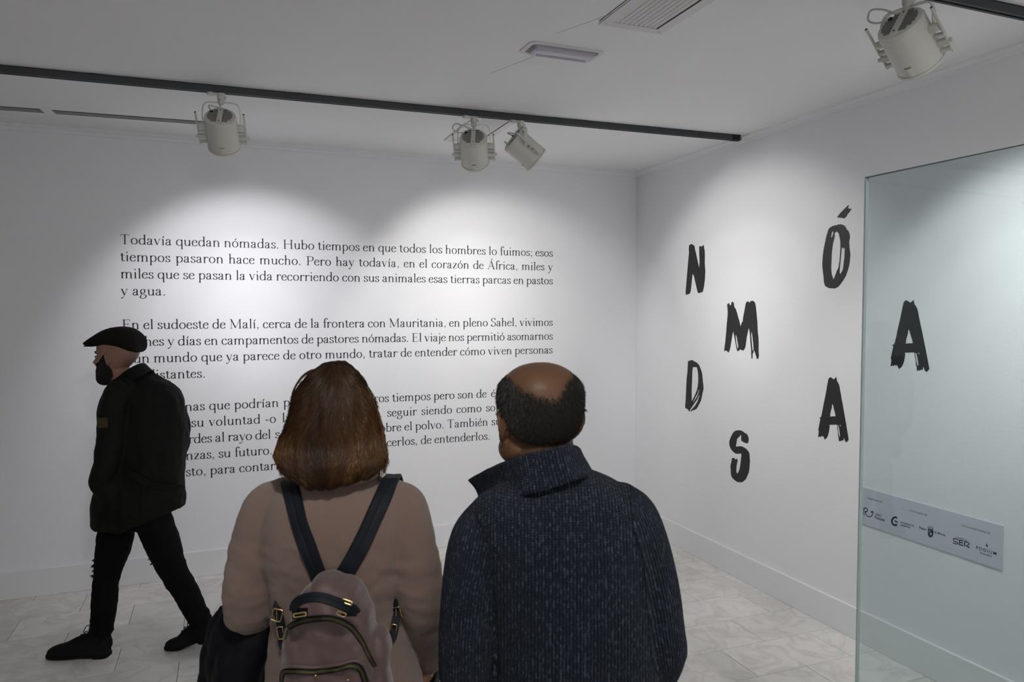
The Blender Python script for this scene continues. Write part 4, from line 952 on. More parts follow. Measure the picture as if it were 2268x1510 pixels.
def strands(roots, dirs_fn, n, name, parent, m, width=.0011, tone=None, seed=1):
    """ribbon strands; dirs_fn(i, rng) -> list of points; tone per strand"""
    v = []; f = []; tn = []; rg = np.random.default_rng(seed)
    for i in range(n):
        P = dirs_fn(i, rg)
        if P is None: continue
        P = np.array(P); T = np.gradient(P, axis=0); T /= np.linalg.norm(T, axis=1)[:, None]+1e-9
        vw = P-EYE; vw /= np.linalg.norm(vw, axis=1)[:, None]; a = rg.uniform(-.8, .8)
        S = np.cross(T, vw+np.array([math.sin(a*3), math.cos(a*2), 0])*.35); S /= np.linalg.norm(S, axis=1)[:, None]+1e-9
        k = len(P); w = width*np.linspace(1, .35, k)*rg.uniform(.7, 1.3); b = len(v)
        for p, s, ww in zip(P, S, w): v.append(p-s*ww); v.append(p+s*ww)
        f += [(b+2*j, b+2*j+1, b+2*j+3, b+2*j+2) for j in range(k-1)]
        t0 = tone(i, rg, P) if tone else .3
        tn += [t0]*(2*k)
    V = np.array(v)-np.array(parent.location)
    me = bpy.data.meshes.new(name); me.from_pydata(V.tolist(), [], f); me.update()
    at_ = me.attributes.new('tone', 'FLOAT', 'POINT'); at_.data.foreach_set('value', np.array(tn, dtype=np.float32))
    me.polygons.foreach_set('use_smooth', [True]*len(me.polygons))
    return link(name, me, m, parent)
def ribbon(pts, ups, w, th, name, m, parent):
    """webbing strap: centre points, outward normals"""
    P = np.array(pts); U = np.array(ups); T = np.gradient(P, axis=0); T /= np.linalg.norm(T, axis=1)[:, None]+1e-9
    rings = []
    for p, u, t in zip(P, U, T):
        s = np.cross(t, u); s /= np.linalg.norm(s)+1e-9; uu = np.cross(s, t); uu = uu if uu@u > 0 else -uu
        rings.append([p-s*w/2+uu*th*.2, p-s*w*.44+uu*th, p-s*w*.1+uu*th*.9, p+uu*th*.75, p+s*w*.1+uu*th*.9, p+s*w*.44+uu*th, p+s*w/2+uu*th*.2, p+s*w/2-uu*th*.3, p-s*w/2-uu*th*.3])
    return MB().add(*loft(rings)).obj(name, m, parent, smooth=False)
def hairmask_faces(me, keep, off, name, m, parent, tonef=None):
    """shell over the faces of a mesh where keep(point) holds, pushed out by off(point)"""
    V = getv(me); Nn = getn(me); K = np.array([keep(p) for p in V]); mp = {}; v = []; f = []
    for p in me.polygons:
        if all(K[i] > 0 for i in p.vertices):
            for i in p.vertices:
                if i not in mp: mp[i] = len(v); v.append(V[i]+Nn[i]*off(V[i], K[i]))
            f.append(tuple(mp[i] for i in p.vertices))
    q = bpy.data.meshes.new(name); q.from_pydata([list(x) for x in (np.array(v)-np.array(parent.location))], [], f); q.update()
    q.polygons.foreach_set('use_smooth', [True]*len(q.polygons)); return link(name, q, m, parent)

# ============ 1. man in the navy knitted jumper, seen from behind
D = 1.55
A = lambda px, py, d=0: at(px, py, D+d)
zat = lambda py, d=D: at(1134, py, d)[2]
feet_c = at(1275, 1500, D); feet_c[2] = 0
man = thing('person', 'balding man in a navy marled knitted jumper standing with his back to the camera', 'person', feet_c)
fm, rm = yawframe(-20)
hc = A(1192, 1040, .03); Hm = .236; hc[2] = 1.7405-Hm
Ph, Gm = head_parts(hc, Hm, fm, rm, wk=1.06, tilt=.0, ez=-.050, neck_to=A(1200, 1090, .01), neck_r=.059)
Ph += [ellip(Gm(s*.20, .05, .21), (.034, .048, .034)) for s in (-1, 1)]
torso_pts = [A(1215, 1085), A(1250, 1250), A(1275, 1450), A(1278, 1650)]
aL = [A(1066, 1195, .0), A(1045, 1290, -.01), A(1036, 1400, -.01), A(1036, 1495, .0)]; aL2 = [aL[-1], A(1085, 1540, .13), A(1150, 1545, .26)]
aR = [A(1398, 1160, .0), A(1424, 1245, .0), A(1446, 1340, .0), A(1462, 1435, .0)]; aR2 = [aR[-1], A(1440, 1500, .12), A(1375, 1545, .25)]
zh = .93; hip = lambda s, w=.095: feet_c+R2*s*w+np.array([0, 0, zh]); kn = lambda s: feet_c+R2*s*.10+F2*.015+np.array([0, 0, .50]); an = lambda s: feet_c+R2*s*.105-F2*.01+np.array([0, 0, .09])
body = Ph+[seload([(A(1215, 1100), .07, .050), (A(1235, 1150), .15, .085), (A(1255, 1260), .155, .10), (A(1275, 1420), .145, .10), (feet_c+np.array([0, 0, 1.0]), .15, .105), (feet_c+np.array([0, 0, .88]), .15, .10)])]
body += [tube(aL, [.045, .042, .038, .036], 16), tube(aL2, [.036, .033, .026], 16), tube(aR, [.045, .042, .038, .036], 16), tube(aR2, [.036, .033, .026], 16)]
body += hand(aL2[-1], F2*.6+R2*.8-np.array([0, 0, .2]), -F2*.2+np.array([0, 0, -1]), F2, curl=.5)+hand(aR2[-1], F2*.6-R2*.8-np.array([0, 0, .2]), -F2*.2+np.array([0, 0, -1]), F2, curl=.5)
body += legs(hip(-1), kn(-1), an(-1), hip(1), kn(1), an(1), .93)
me = union(body, .0042, 4); mhead = me.copy()
bo = link('body', moved(me, man), MSKB, man)
eyes(Gm, Hm, man)
# hair: everything behind/around except the bald crown, nape and face
inv = lambda p: (lambda q: np.array([(q@rm)/(Hm*1.06), (q@fm)/Hm, q[2]/Hm]))(np.array(p)-hc)
def khair(p):
    x, y, z = inv(p)
    if abs(x) > .42 or z < .05 or z > 1.02 or abs(y) > .5: return -1
    n = .03*noise.noise(Vector((x*9, y*9, z*9)))+.02*noise.noise(Vector((x*25, y*25, z*25)))
    front = y < .16+.1*(z-.6)
    q = np.array(p)-hc; sx = (q@R2)*FPX/D; back = (q@F2) < .01
    low = np.interp(sx, [-95, -80, -62, -45, -25, 0, 30, 60, 80, 95], [.58, .52, .41, .33, .285, .275, .275, .29, .33, .47]) if back else .50
    if y > -.05: low = max(low, .44)
    ear = abs(x) > .325 and z < .545 and y > -.13
    if back: top = np.interp(sx, [-92, -78, -62, -42, -20, 0, 16, 32, 46, 56, 66, 92], [.895, .895, .86, .815, .765, .73, .715, .72, .765, .84, .90, .895])
    else: top = .845
    if not front or ear: return -1
    return min(z-low-n, top-z-n*1.2)
hairmask_faces(mhead, lambda p: khair(p)-.045, lambda p, k: min(.0040, .0004+k*.04)+.0006*noise.noise(Vector(p)*220), 'hair', MHAIRD, man)
tri = bvh(mhead); Vh = getv(mhead); Nh = getn(mhead); idx = [i for i in range(len(Vh)) if Vh[i][2] > 1.50 and khair(Vh[i]) > -.02]
def st(i, rg):
    j = idx[rg.integers(len(idx))]; p = Vh[j]+rg.normal(0, .0012, 3); n = Nh[j]; k = khair(Vh[j]); l = .0025+.0050*min(1, max(0, k)/.08)*rg.uniform(.5, 1.1)
    if rg.random() > (k+.02)/.075: return None
    p = p+n*min(.004, max(0, k)*.04); dn = np.array([0, 0, -1.])+n*.25+rg.normal(0, .2, 3); dn /= np.linalg.norm(dn); return [p, p+n*l*.22+dn*l*.5, p+n*l*.28+dn*l*1.1]
MHAIRB = hairmat('grizzled_hair', (.010, .008, .006), (.022, .018, .015), (.12, .11, .105))
def tn(i, rg, P):
    x = inv(P[0]); g = max(0, abs(x[0])-.2)*2.2; return float(np.clip(rg.normal(.2, .15)+(.5 if rg.random() < g else 0), 0, 1))
o = strands(None, st, 60000, 'hair_stubble', man, MHAIRB, .00026, tn, 5); o['kind'] = 'stuff'
# jumper
tors = seload([(A(1210, 1030, .01), .060, .055), (A(1226, 1046, .01), .088, .070), (A(1236, 1070, .01), .128, .088), (A(1238, 1096), .158, .102), (A(1240, 1135), .186, .118), (A(1252, 1200), .188, .130), (A(1264, 1300), .178, .135), (A(1275, 1400), .172, .135), (A(1280, 1500), .174, .138), (A(1281, 1600), .178, .14), (A(1281, 1660), .176, .14)], exp=2.25)
jm = union([tors, tube([A(1100, 1140, .0)]+aL, [.060, .064, .061, .059, .057], 22), tube(aL2, [.056, .048, .036], 20), tube([A(1372, 1132, .0)]+aR, [.062, .064, .062, .060, .057], 22), tube(aR2, [.056, .048, .036], 20)], .0062, 7)
wrinkle(jm, .006, 7, 3, .6)
uvsegs(jm, [(torso_pts, 'torso', .15), (aL, 'arm', .06), (aL2, 'arm', .05), (aR, 'arm', .06), (aR2, 'arm', .05)])
jt = bvh(jm)
link('jumper', moved(jm, man), MNAVY, man)
# standing collar, open at the front left
top = [(1040, 1064, .17), (1068, 1048, .11), (1110, 1028, .010), (1165, 1009, -.055), (1220, 997, -.072), (1258, 988, -.055), (1277, 990, .0), (1279, 1000, .06), (1262, 1018, .12), (1215, 1030, .155), (1150, 1050, .175), (1090, 1070, .18)]
bot = [(1068, 1108, .15), (1085, 1098, .09), (1120, 1090, -.01), (1170, 1080, -.08), (1225, 1066, -.085), (1275, 1048, -.075), (1312, 1044, .0), (1318, 1050, .06), (1290, 1066, .12), (1230, 1085, .15), (1160, 1098, .165), (1100, 1110, .165)]
Tp = cm([A(*q) for q in top], 6); Bp = cm([A(*q) for q in bot], 6); cen = A(1180, 1040, .05); rings = []; UVc = []
for a, b_ in zip(Tp, Bp):
    o_ = (a+b_)/2-cen; o_[2] = 0; o_ /= np.linalg.norm(o_); mid = (a+b_)/2-o_*.006; q = cm([b_-np.array([0, 0, .012]), mid, a], 4)
    ring = [p+o_*.0055 for p in q]+[a+np.array([0, 0, .004])]+[p-o_*.0045 for p in q[::-1]]
    rings.append(ring)
cv_, cf_ = loft(rings); cb_ = MB().add(cv_, cf_); cme = cb_.mesh('collar', True); wrinkle(cme, .0015, 18, 2)
Vc = getv(cme); cl = cm([A(*q) for q in top], 6); acc_ = np.concatenate([[0], np.cumsum(np.linalg.norm(np.diff(cl, axis=0), axis=1))])
nr = np.argmin(((Vc[:, None, :2]-cl[None, :, :2])**2).sum(-1), axis=1); UV = np.stack([acc_[nr]+0*Vc[:, 2], Vc[:, 2]], 1)
dcl = np.gradient(cl, axis=0); dcl /= np.linalg.norm(dcl, axis=1)[:, None]; UV[:, 0] += ((Vc-cl[nr])*dcl[nr]).sum(1)
lay = cme.uv_layers.new(name='UVMap'); li = np.empty(len(cme.loops), dtype=np.int64); cme.loops.foreach_get('vertex_index', li); lay.data.foreach_set('uv', UV[li].ravel())
link('collar', moved(cme, man), MNAVY, man)
tm = union([seload([(feet_c+np.array([0, 0, 1.02]), .162, .118), (feet_c+np.array([0, 0, .90]), .172, .122), (feet_c+np.array([0, 0, .80]), .165, .11)])]+[tube([hip(s), kn(s)*.5+hip(s)*.5, kn(s), an(s)*.5+kn(s)*.5, an(s)+np.array([0, 0, .0])], [.090, .086, .072, .066, .060], 22, roundend=False) for s in (-1, 1)], .008, 5)
wrinkle(tm, .005, 9, 8); link('trousers', moved(tm, man), MTROU, man)
for s in (-1, 1): boot(man, feet_c+R2*s*.105-F2*.08, F2+R2*s*.15, .29, 0, 'shoe', .06)

# ============ 2. woman with the backpack
D2 = 1.66
B = lambda px, py, d=0: at(px, py, D2+d)
fw = at(752, 1500, D2); fw[2] = 0
wom = thing('person', 'woman with auburn bob in a rose-beige jumper seen from behind, wearing a small backpack', 'person', fw)
hw_ = B(742, 1040, .03); Hw = .222; hw_[2] = 1.715-Hw
f_w, r_w = yawframe(-3)
Pw, Gw = head_parts(hw_, Hw, f_w, r_w, wk=1.0, neck_to=B(752, 1080, .0), neck_r=.052)
bL = [B(592, 1130, .0), B(568, 1215, .0), B(548, 1300, -.01), B(546, 1352, .0)]; bL2 = [bL[-1], B(590, 1372, .13), B(660, 1395, .24)]
bR = [B(892, 1128, .0), B(914, 1215, -.01), B(930, 1310, -.01), B(936, 1350, .0)]; bR2 = [bR[-1], B(943, 1405, .06), B(951, 1462, .12)]
zh = .90; hip = lambda s, w=.09: fw+R2*s*w+np.array([0, 0, zh]); kn = lambda s: fw+R2*s*.085+F2*.015+np.array([0, 0, .48]); an = lambda s: fw+R2*s*.08-F2*.01+np.array([0, 0, .09])
body = Pw+[seload([(B(752, 1072), .060, .050), (B(748, 1120), .13, .075), (B(745, 1200), .14, .09), (B(745, 1350), .12, .09), (B(752, 1500), .14, .10), (fw+np.array([0, 0, .86]), .145, .11)])]
body += [tube(bL, [.038, .036, .033, .032], 16), tube(bL2, [.032, .029, .023], 16), tube(bR, [.038, .036, .033, .032], 16), tube(bR2, [.032, .028, .022], 16)]
body += hand(bR2[-1], np.array([0, 0, -1])*.9+F2*.35-R2*.12, -R2+F2*.3, F2*.9-R2*.2, L=.165, curl=.75)+hand(bL2[-1], R2*.8+F2*.4, np.array([0, 0, -1])-F2*.2, F2, L=.165, curl=.5)
body += legs(hip(-1), kn(-1), an(-1), hip(1), kn(1), an(1), .92)
me = union(body, .0046, 4); link('body', moved(me, wom), MSKF, wom); eyes(Gw, Hw, wom)
# jumper with wide neckline
jt2 = seload([(B(750, 1053, .0), .088, .066), (B(750, 1064, .0), .108, .075), (B(749, 1084), .148, .092), (B(747, 1120), .168, .110), (B(745, 1180), .172, .120), (B(743, 1260), .160, .120), (B(742, 1340), .141, .122), (B(750, 1420), .158, .130), (B(760, 1500), .178, .135), (B(762, 1580), .19, .14), (B(764, 1640), .192, .142)], exp=2.2)
jw = union([jt2, tube([B(628, 1098)]+bL, [.044, .056, .058, .057, .053], 22), tube(bL2, [.052, .042, .034], 20), tube([B(862, 1096)]+bR, [.044, .055, .057, .054, .048], 22), tube(bR2, [.047, .040, .033], 20)], .006, 7)
wrinkle(jw, .0055, 8, 11, .5); wrinkle(jw, .004, 15, 5, 2.2, lambda p: 1.0 if p[2] < 1.35 else .3)
uvflat(jw)
jtree = bvh(jw); link('jumper', moved(jw, wom), MPINK, wom)
hem = []
th = np.linspace(0, 2*PI, 60, endpoint=False)
nk = [B(750, 1052, .0)+R2*math.cos(a)*.090+F2*math.sin(a)*.068+np.array([0, 0, .006*math.cos(2*a)]) for a in th]
nb = MB().add(*loft([[p+np.array(q)*1.0 for q in ((0, 0, .006), (0, 0, -.006))]+[p*1.0+(p-B(750, 1052, .0))*.05+np.array([0, 0, -.006]), p+(p-B(750, 1052, .0))*.05+np.array([0, 0, .004])] for p in nk+[nk[0]]], cap=False))
nb.obj('neckline_band', MPINK, wom, smooth=True)
tw = union([seload([(fw+np.array([0, 0, 1.0]), .160, .118), (fw+np.array([0, 0, .86]), .175, .125), (fw+np.array([0, 0, .78]), .165, .115)])]+[tube([hip(s), kn(s)*.5+hip(s)*.5, kn(s), an(s)*.5+kn(s)*.5, an(s)], [.088, .080, .060, .054, .045], 22, roundend=False) for s in (-1, 1)], .008, 5)
wrinkle(tw, .004, 9, 8); link('trousers', moved(tw, wom), MTROU, wom)
for s in (-1, 1): boot(wom, fw+R2*s*.08-F2*.075, F2+R2*s*.15, .255, 0, 'shoe', .09)
# hair: volume by silhouette rows, then strands over it
hr = [(799, 728, 752, .05), (803, 712, 768, .055), (812, 704, 782, .075), (826, 685, 796, .095), (845, 668, 806, .112), (870, 655, 822, .122), (900, 645, 836, .128), (940, 632, 846, .130), (975, 620, 853, .128), (1003, 613, 858, .125), (1028, 622, 850, .118), (1048, 640, 832, .108), (1062, 662, 800, .09), (1071, 690, 760, .06)]
rows = [(B((l+r_)/2, y, -.01+(.0 if y < 1000 else -.02)), (r_-l)/2*D2/FPX-.003, hd-.004) for y, l, r_, hd in hr]
hv = union([seload(rows, exp=2.05, n=36)], .005, 3); 
def hn(me):
    V = getv(me); Nn = getn(me)
    for i in range(len(V)):
        p = V[i]; s = (p-hw_)@R2; z = p[2]
        V[i] += Nn[i]*(.0045*noise.noise(Vector((s*45, 3, z*7)))+.004*noise.noise(Vector((s*95, 8, z*12))))
    setv(me, V)
hn(hv); hvt = bvh(hv)
at0 = hv.attributes.new('tone', 'FLOAT', 'POINT'); at0.data.foreach_set('value', np.full(len(hv.vertices), .12, dtype=np.float32))
# seen from the front the face stays free: cut the volume in front of the face
bm = bmesh.new(); bm.from_mesh(hv); cut = [v for v in bm.verts if ((np.array(v.co)-hw_)@F2) > .055 and v.co.z < hw_[2]+.80*Hw and abs((np.array(v.co)-hw_)@R2) < .075]
bmesh.ops.delete(bm, geom=cut, context='VERTS'); bm.to_mesh(hv); bm.free()
hair = link('hair', moved(hv.copy(), wom), MHAIRC, wom)
crown = B(752, 822, -.015)
def lock(i, rg):
    px = rg.uniform(606, 868); py = rg.uniform(806, 1062)
    h = surf(hvt, px, py)
    if h is None: return None
    # a strand through this point, flowing from the crown downwards
    s = (px-745)/130.0; n = int(rg.integers(7, 12)); L = rg.uniform(60, 150)
    x, y = px, py; P = []
    for k in range(n):
        t = k/(n-1)
        q = surf(hvt, x, y)
        if q is None: break
        o = .0015+.003*rg.random() if k else .001
        nv = q-(crown-np.array([0, 0, .08])); nv /= np.linalg.norm(nv); P.append(q+nv*o)
        yy = max(0, y-800)/270.0
        sw = (math.sin(y*.030+px*.040)*6.0+math.sin(y*.055-px*.02)*3.0)*yy
        flow = (x-748)*(.55 if y < 860 else .16 if y < 960 else .04 if y < 1000 else -.10 if y < 1025 else -.20)
        x += (flow*L/150+sw*.5+rg.normal(0, 1.4)); y += L/(n-1)
    return P if len(P) >= 4 else None
def htone(i, rg, P):
    p = P[len(P)//2]; s = ((p-hw_)@R2)*FPX/D2; z = (p[2]-hw_[2])
    t = .0+.14*rg.random()**1.5
    # dyed streaks, plus backlight at the edges painted in as lighter sides
    low = np.clip((1.66-p[2])/.14, 0, 1); side = min(1, abs(s)/105)
    t += .38*low*side*rg.random()+.22*side*rg.random()
    for cx_, ww in ((-62, 9), (-30, 7), (52, 6), (88, 12), (-88, 9), (8, 4)):
        t += .40*math.exp(-((s-cx_+15*math.sin(p[2]*30))/ww)**2)*rg.random()*(.3+.7*low)
    return float(np.clip(t, 0, 1))
o = strands(None, lock, 9500, 'hair_strands', wom, MHAIRW, .00075, htone, 3); o['kind'] = 'stuff'
def edge(i, rg):                               # loose ends at the silhouette
    j = rg.integers(0, 3); sd = -1 if rg.random() < .45 else 1; y0 = rg.uniform(880, 1040); row = np.interp(y0, [h[0] for h in hr], [h[1] if sd < 0 else h[2] for h in hr])
    P = [B(row-sd*14, y0-24, -.02)]; x, y = row-sd*3, y0
    a = rg.uniform(.3, 1.3); 
    for k in range(6):
        P.append(B(x, y, -.02+rg.normal(0, .003))); x += sd*(rg.uniform(.5, 3.2)*a-k*.45*a); y += rg.uniform(3, 7)
    return P
o = strands(None, edge, 900, 'stray_hairs', wom, MHAIRW, .00045, lambda i, rg, P: float(rg.uniform(.25, .7)), 9); o['kind'] = 'stuff'
def arch(i, rg):                               # the looped wisps left of the parting
    j = rg.uniform(0, 1); q = [(712, 818), (690, 822-3*j), (668, 838-4*j), (653-3*j, 862), (648-2*j, 888), (655, 915)]; return cm([B(a+rg.normal(0, .8), b_+rg.normal(0, .8), -.02) for a, b_ in q], 3)
o = strands(None, arch, 60, 'parting_wisps', wom, MHAIRW, .0004, lambda i, rg, P: .3, 4); o['kind'] = 'stuff'

# ============ backpack
bc = at(752, 1400, 1.40)
bag = thing('backpack', 'small dusty rose nylon backpack on the back of the woman with the auburn bob', 'backpack', bc)
C_ = lambda px, py, d=0: at(px, py, 1.46+d)
br = [(1268, 722, 752, .02), (1272, 705, 768, .035), (1282, 690, 785, .048), (1300, 674, 800, .056), (1330, 657, 812, .062), (1370, 643, 824, .066), (1410, 634, 836, .068), (1460, 628, 842, .070), (1520, 626, 848, .072), (1600, 626, 850, .072), (1660, 632, 846, .066), (1680, 650, 830, .045)]
bgm = union([seload([(C_((l+r_)/2, y, 0), (r_-l)/2*1.46/FPX, hd) for y, l, r_, hd in br], exp=2.9, n=36), seload([(C_(838, 1392, .01), .006, .02), (C_(843, 1400, .01), .018, .032), (C_(846, 1430, .01), .021, .04), (C_(846, 1600, .01), .021, .04), (C_(846, 1640, .01), .014, .03)], exp=2.6)], .005, 5)
def bagw(me):
    V = getv(me); Nn = getn(me)
    for i in range(len(V)):
        p = V[i]; d = p-bc; s = (d@R2); z = d[2]
        # gathered top and the slumped folds of the front
        a = .011*noise.noise(Vector((s*14, 1, z*16)))+.006*noise.noise(Vector((s*34+z*12, 5, z*28)))-.004*abs(noise.noise(Vector((s*22-z*14, 7, z*22))))
        g = z-.105; a -= .011*math.exp(-((s+.0)/.012)**2-(g/.02)**2)
        a += .006*math.exp(-((s-.004)/.016)**2-((z-.055)/.05)**2)
        V[i] += Nn[i]*a
    setv(me, V)
bagw(bgm); bt = bvh(bgm); link('bag_body', moved(bgm, bag), MBAG, bag)
def onbag(pts, off, tree=None):
    out = []
    for p in cm(pts, 8):
        q = surf(tree or bt, p[0], p[1], off)
        if q is None: q = C_(p[0], p[1], -.07)
        out.append(q)
    return out
def zipper(pts, w, name='zip'):
    P = onbag(pts, .0015); U = [-(F2*.95)+np.array([0, 0, .3]) for _ in P]
    a = ribbon(P, U, w*2.3, .0016, 'zip_tape', MSTRAP, bag)
    P2 = onbag(pts, .0035); o_ = ribbon(P2, U, w, .0014, name, MZIP, bag); return o_
zipper([(632, 1415), (640, 1392), (660, 1378), (700, 1370), (740, 1370), (775, 1388), (798, 1418), (812, 1448), (827, 1474)], .0052)
zipper([(627, 1510), (630, 1488), (650, 1484), (700, 1486), (745, 1480), (780, 1473), (798, 1482), (808, 1510)], .0055)
# piping above the lower zip
P = onbag([(628, 1480), (640, 1474), (700, 1476), (750, 1470), (785, 1462), (805, 1472), (815, 1500)], .002)
MB().add(*tube(P, [.0032]*len(P), 8, k=1)).obj('piping', MBAG, bag, smooth=True)
# grab handle with gold loops
hp = [(652, 1352, -.088), (655, 1338, -.098), (672, 1326, -.112), (700, 1322, -.118), (730, 1328, -.118), (758, 1339, -.112), (780, 1348, -.098), (788, 1356, -.088)]
HP = cm([C_(*q) for q in hp], 5); ribbon(HP, [-F2*.8+np.array([0, 0, .45])]*len(HP), .0185, .005, 'grab_handle', MSTRAP, bag)
for (x, y, ww) in ((665, 1358, .026), (774, 1352, .026)):
    q = C_(x, y, -.090); ribbon([q-R2*.014, q, q+R2*.014], [-F2]*3, .020, .006, 'handle_tab', MSTRAP, bag)
def dring(c, w, h, name, a=0.0, r=.0016, up=np.array([0, 0, 1.]), par=bag):
    rr = R2*math.cos(a)+up*math.sin(a); uu = up*math.cos(a)-R2*math.sin(a)
    pts = [c+rr*x+uu*z for x, z in ((-w, -h*.7), (-w*.8, -h), (w*.8, -h), (w, -h*.7), (w, h*.7), (w*.8, h), (-w*.8, h), (-w, h*.7))]; pts = cm(pts, 3, closed=True); pts = np.vstack([pts, pts[:2]])
    return MB().add(*tube(pts, [r]*len(pts), 8, k=1, ref=(.1, .2, .97) if False else F2, roundend=False)).obj(name, MGOLD, par, smooth=True)
dring(C_(664, 1361, -.100), .0115, .0032, 'gold_loop', .15); dring(C_(756, 1359, -.104), .0085, .0036, 'gold_loop', -.35); dring(C_(769, 1333, -.112), .009, .0030, 'gold_loop', -.35)
for (x, y) in ((701, 1494), (772, 1502)):
    q = surf(bt, x, y, .004); MB().add(*ellip(q, (.003, .003, .003), 10, 7)).obj('stud', MGOLD, bag, smooth=True)
# shoulder straps laid over the back
def strap(pts, w):
    P = []; U = []
    for p in cm(pts, 8):
        q = jtree.ray_cast(Vector(EYE), Vector(ray(p[0], p[1])).normalized())
        if q[0] is None: continue
        P.append(np.array(q[0])+np.array(q[1])*.002); U.append(np.array(q[1]))
    U = np.array(U); 
    for _ in range(6): U[1:-1] = (U[:-2]+U[1:-1]+U[2:])/3
    P = np.array(P)
    for _ in range(4): P[1:-1] = (P[:-2]+P[1:-1]*2+P[2:])/4+U[1:-1]*.0004
    # carry on over the shoulder to the front
    o0 = P[0]; P = np.vstack([[o0+F2*.13-np.array([0, 0, .12]), o0+F2*.095-np.array([0, 0, .035]), o0+F2*.05-np.array([0, 0, .002])], P]); U = np.vstack([[F2, F2*.7+np.array([0, 0, .7]), np.array([0, 0, 1.])], U])
    return ribbon(P, U, w, .005, 'shoulder_strap', MSTRAP, bag)
strap([(640, 1068), (650, 1100), (662, 1150), (680, 1205), (698, 1250), (712, 1285)], .038)
strap([(864, 1064), (848, 1100), (825, 1150), (800, 1205), (775, 1250), (752, 1285)], .038)
# lower straps with gold buckles at either side
for sgn, pts in ((-1, [(611, 1325), (617, 1345), (624, 1365), (628, 1388), (630, 1410), (634, 1435)]), (1, [(884, 1318), (879, 1340), (873, 1365), (868, 1385), (866, 1405), (858, 1420)])):
    P = []
    for p in cm(pts, 5):
        q = surf(jtree, p[0], p[1], .006 if len(P) > 4 else -.022+.0065*len(P)); P.append(at(p[0], p[1], 1.52) if q is None else q)
    P = np.array(P)
    for _ in range(5): P[1:-1] = (P[:-2]+P[1:-1]*2+P[2:])/4
    ribbon(P, [-F2]*len(P), .019, .003, 'lower_strap', MSTRAP, bag)
    i0, i1 = len(P)//3, int(len(P)*.68)
    dring(P[i0]-F2*.007, .010, .0125, 'buckle', .25*sgn, .0015); dring(P[i1]-F2*.007, .006, .013, 'slider', -.15*sgn, .0013)
    MB().add(*tube([P[i0]-F2*.009-np.array([0, 0, .010]), P[i0]-F2*.009+np.array([0, 0, .010])], [.0012, .0012], 8, ref=F2)).obj('buckle_prong', MGOLD, bag, smooth=True)

# ============ coat over her left forearm
cc = at(540, 1450, 1.74)
coat = thing('coat', 'black padded coat hanging over the left forearm of the woman', 'coat', cc)
K = lambda px, py, d=0: at(px, py, 1.76+d)
cr_ = [(1322, 556, 30, .05), (1332, 556, 52, .075), (1355, 553, 64, .085), (1400, 548, 72, .09), (1450, 540, 76, .088), (1510, 532, 74, .085), (1600, 526, 72, .08), (1720, 520, 66, .075), (1850, 515, 58, .07), (1900, 515, 40, .05)]
cmh = union([seload([(K(x, y), w*1.76/FPX, hd) for y, x, w, hd in cr_], exp=2.2, n=32),
             tube([K(605, 1325, -.02), K(590, 1370, -.04), K(560, 1420, -.065), K(530, 1480, -.07), K(515, 1600, -.06)], [.02, .035, .05, .055, .05], 18),
             tube([K(492, 1350, .0), K(480, 1410, -.01), K(474, 1480, .0), K(468, 1600, .0)], [.012, .025, .034, .034], 16)], .007, 5)
def qu(me):
    V = getv(me); Nn = getn(me)
    for i in range(len(V)):
        p = V[i]; s = (p@R2); a = .010*noise.noise(Vector((s*14, 2, p[2]*5)))+.006*noise.noise(Vector((s*30, 9, p[2]*12)))
        a += .004*(abs(math.sin((p[2]+.5*s)*PI/.085))**.5-.6); V[i] += Nn[i]*a
    setv(me, V)
qu(cmh); link('coat_body', moved(cmh, coat), MCOAT, coat)

# ============ phone-dark purse held in her right hand (only its top shows)
pq = B(958, 1510, .165)
wal = thing('wallet', 'small black wallet held in the right hand of the woman', 'wallet', pq)
u_ = np.array([0, 0, 1.])
MB().add(*loft([[pq+R2*a_*.012+F2*b_*.055+u_*z for a_, b_ in ((-1, -1), (1, -1), (1, 1), (-1, 1))] for z in (-.07, .022)])).obj('cover', MSOLE, wal, bevel=.004)
MB().add(*loft([[pq+R2*a_*.0125+F2*b_*.057+u_*z for a_, b_ in ((-1, -1), (1, -1), (1, 1), (-1, 1))] for z in (.004, .008)])).obj('zip', MZIP, wal)
# ============ 3. man walking past the text
D3 = 3.90
Wk = lambda px, py, d=0: at(px, py, D3+d)
f3 = at(300, 1452, D3); f3[2] = 0
wk = thing('person', 'bearded man in a flat cap and black field jacket walking left along the wall', 'person', f3)
fd, rd = yawframe(-78)                          # facing left, slightly away
H3 = .250; h3 = Wk(259, 842, .0); h3[2] = zat(842, D3)
f_h, r_h = yawframe(-87)
P3_, G3 = head_parts(h3, H3, f_h, r_h, wk=.98, dk=1.10, neck_to=Wk(296, 858, .0), neck_r=.060)
shL = Wk(262, 865, -.16); shR = Wk(372, 880, .13)
w1 = [shL, Wk(246, 930, -.19), Wk(243, 985, -.20), Wk(236, 1030, -.19)]; w1b = [w1[-1], Wk(222, 1065, -.17), Wk(240, 1095, -.13)]
w2 = [shR, Wk(392, 930, .14), Wk(393, 985, .15), Wk(380, 1035, .16)]; w2b = [w2[-1], Wk(350, 1065, .14), Wk(310, 1090, .10)]
hipF = Wk(262, 1130, .06); kF = Wk(236, 1278, .0); aF = Wk(225, 1405, -.01)
hipB = Wk(330, 1125, -.04); kB = Wk(383, 1262, .02); aB = Wk(446, 1388, .03)
body = P3_+[seload([(Wk(300, 858), .075, .06), (Wk(308, 880), .13, .10), (Wk(318, 940), .15, .12), (Wk(312, 1040), .13, .11), (Wk(300, 1120), .14, .12), (Wk(296, 1145), .12, .11)])]
body += [tube(w1, [.046, .043, .038, .036], 14), tube(w1b, [.036, .033, .027], 14), tube(w2, [.046, .043, .038, .036], 14), tube(w2b, [.036, .033, .027], 14)]
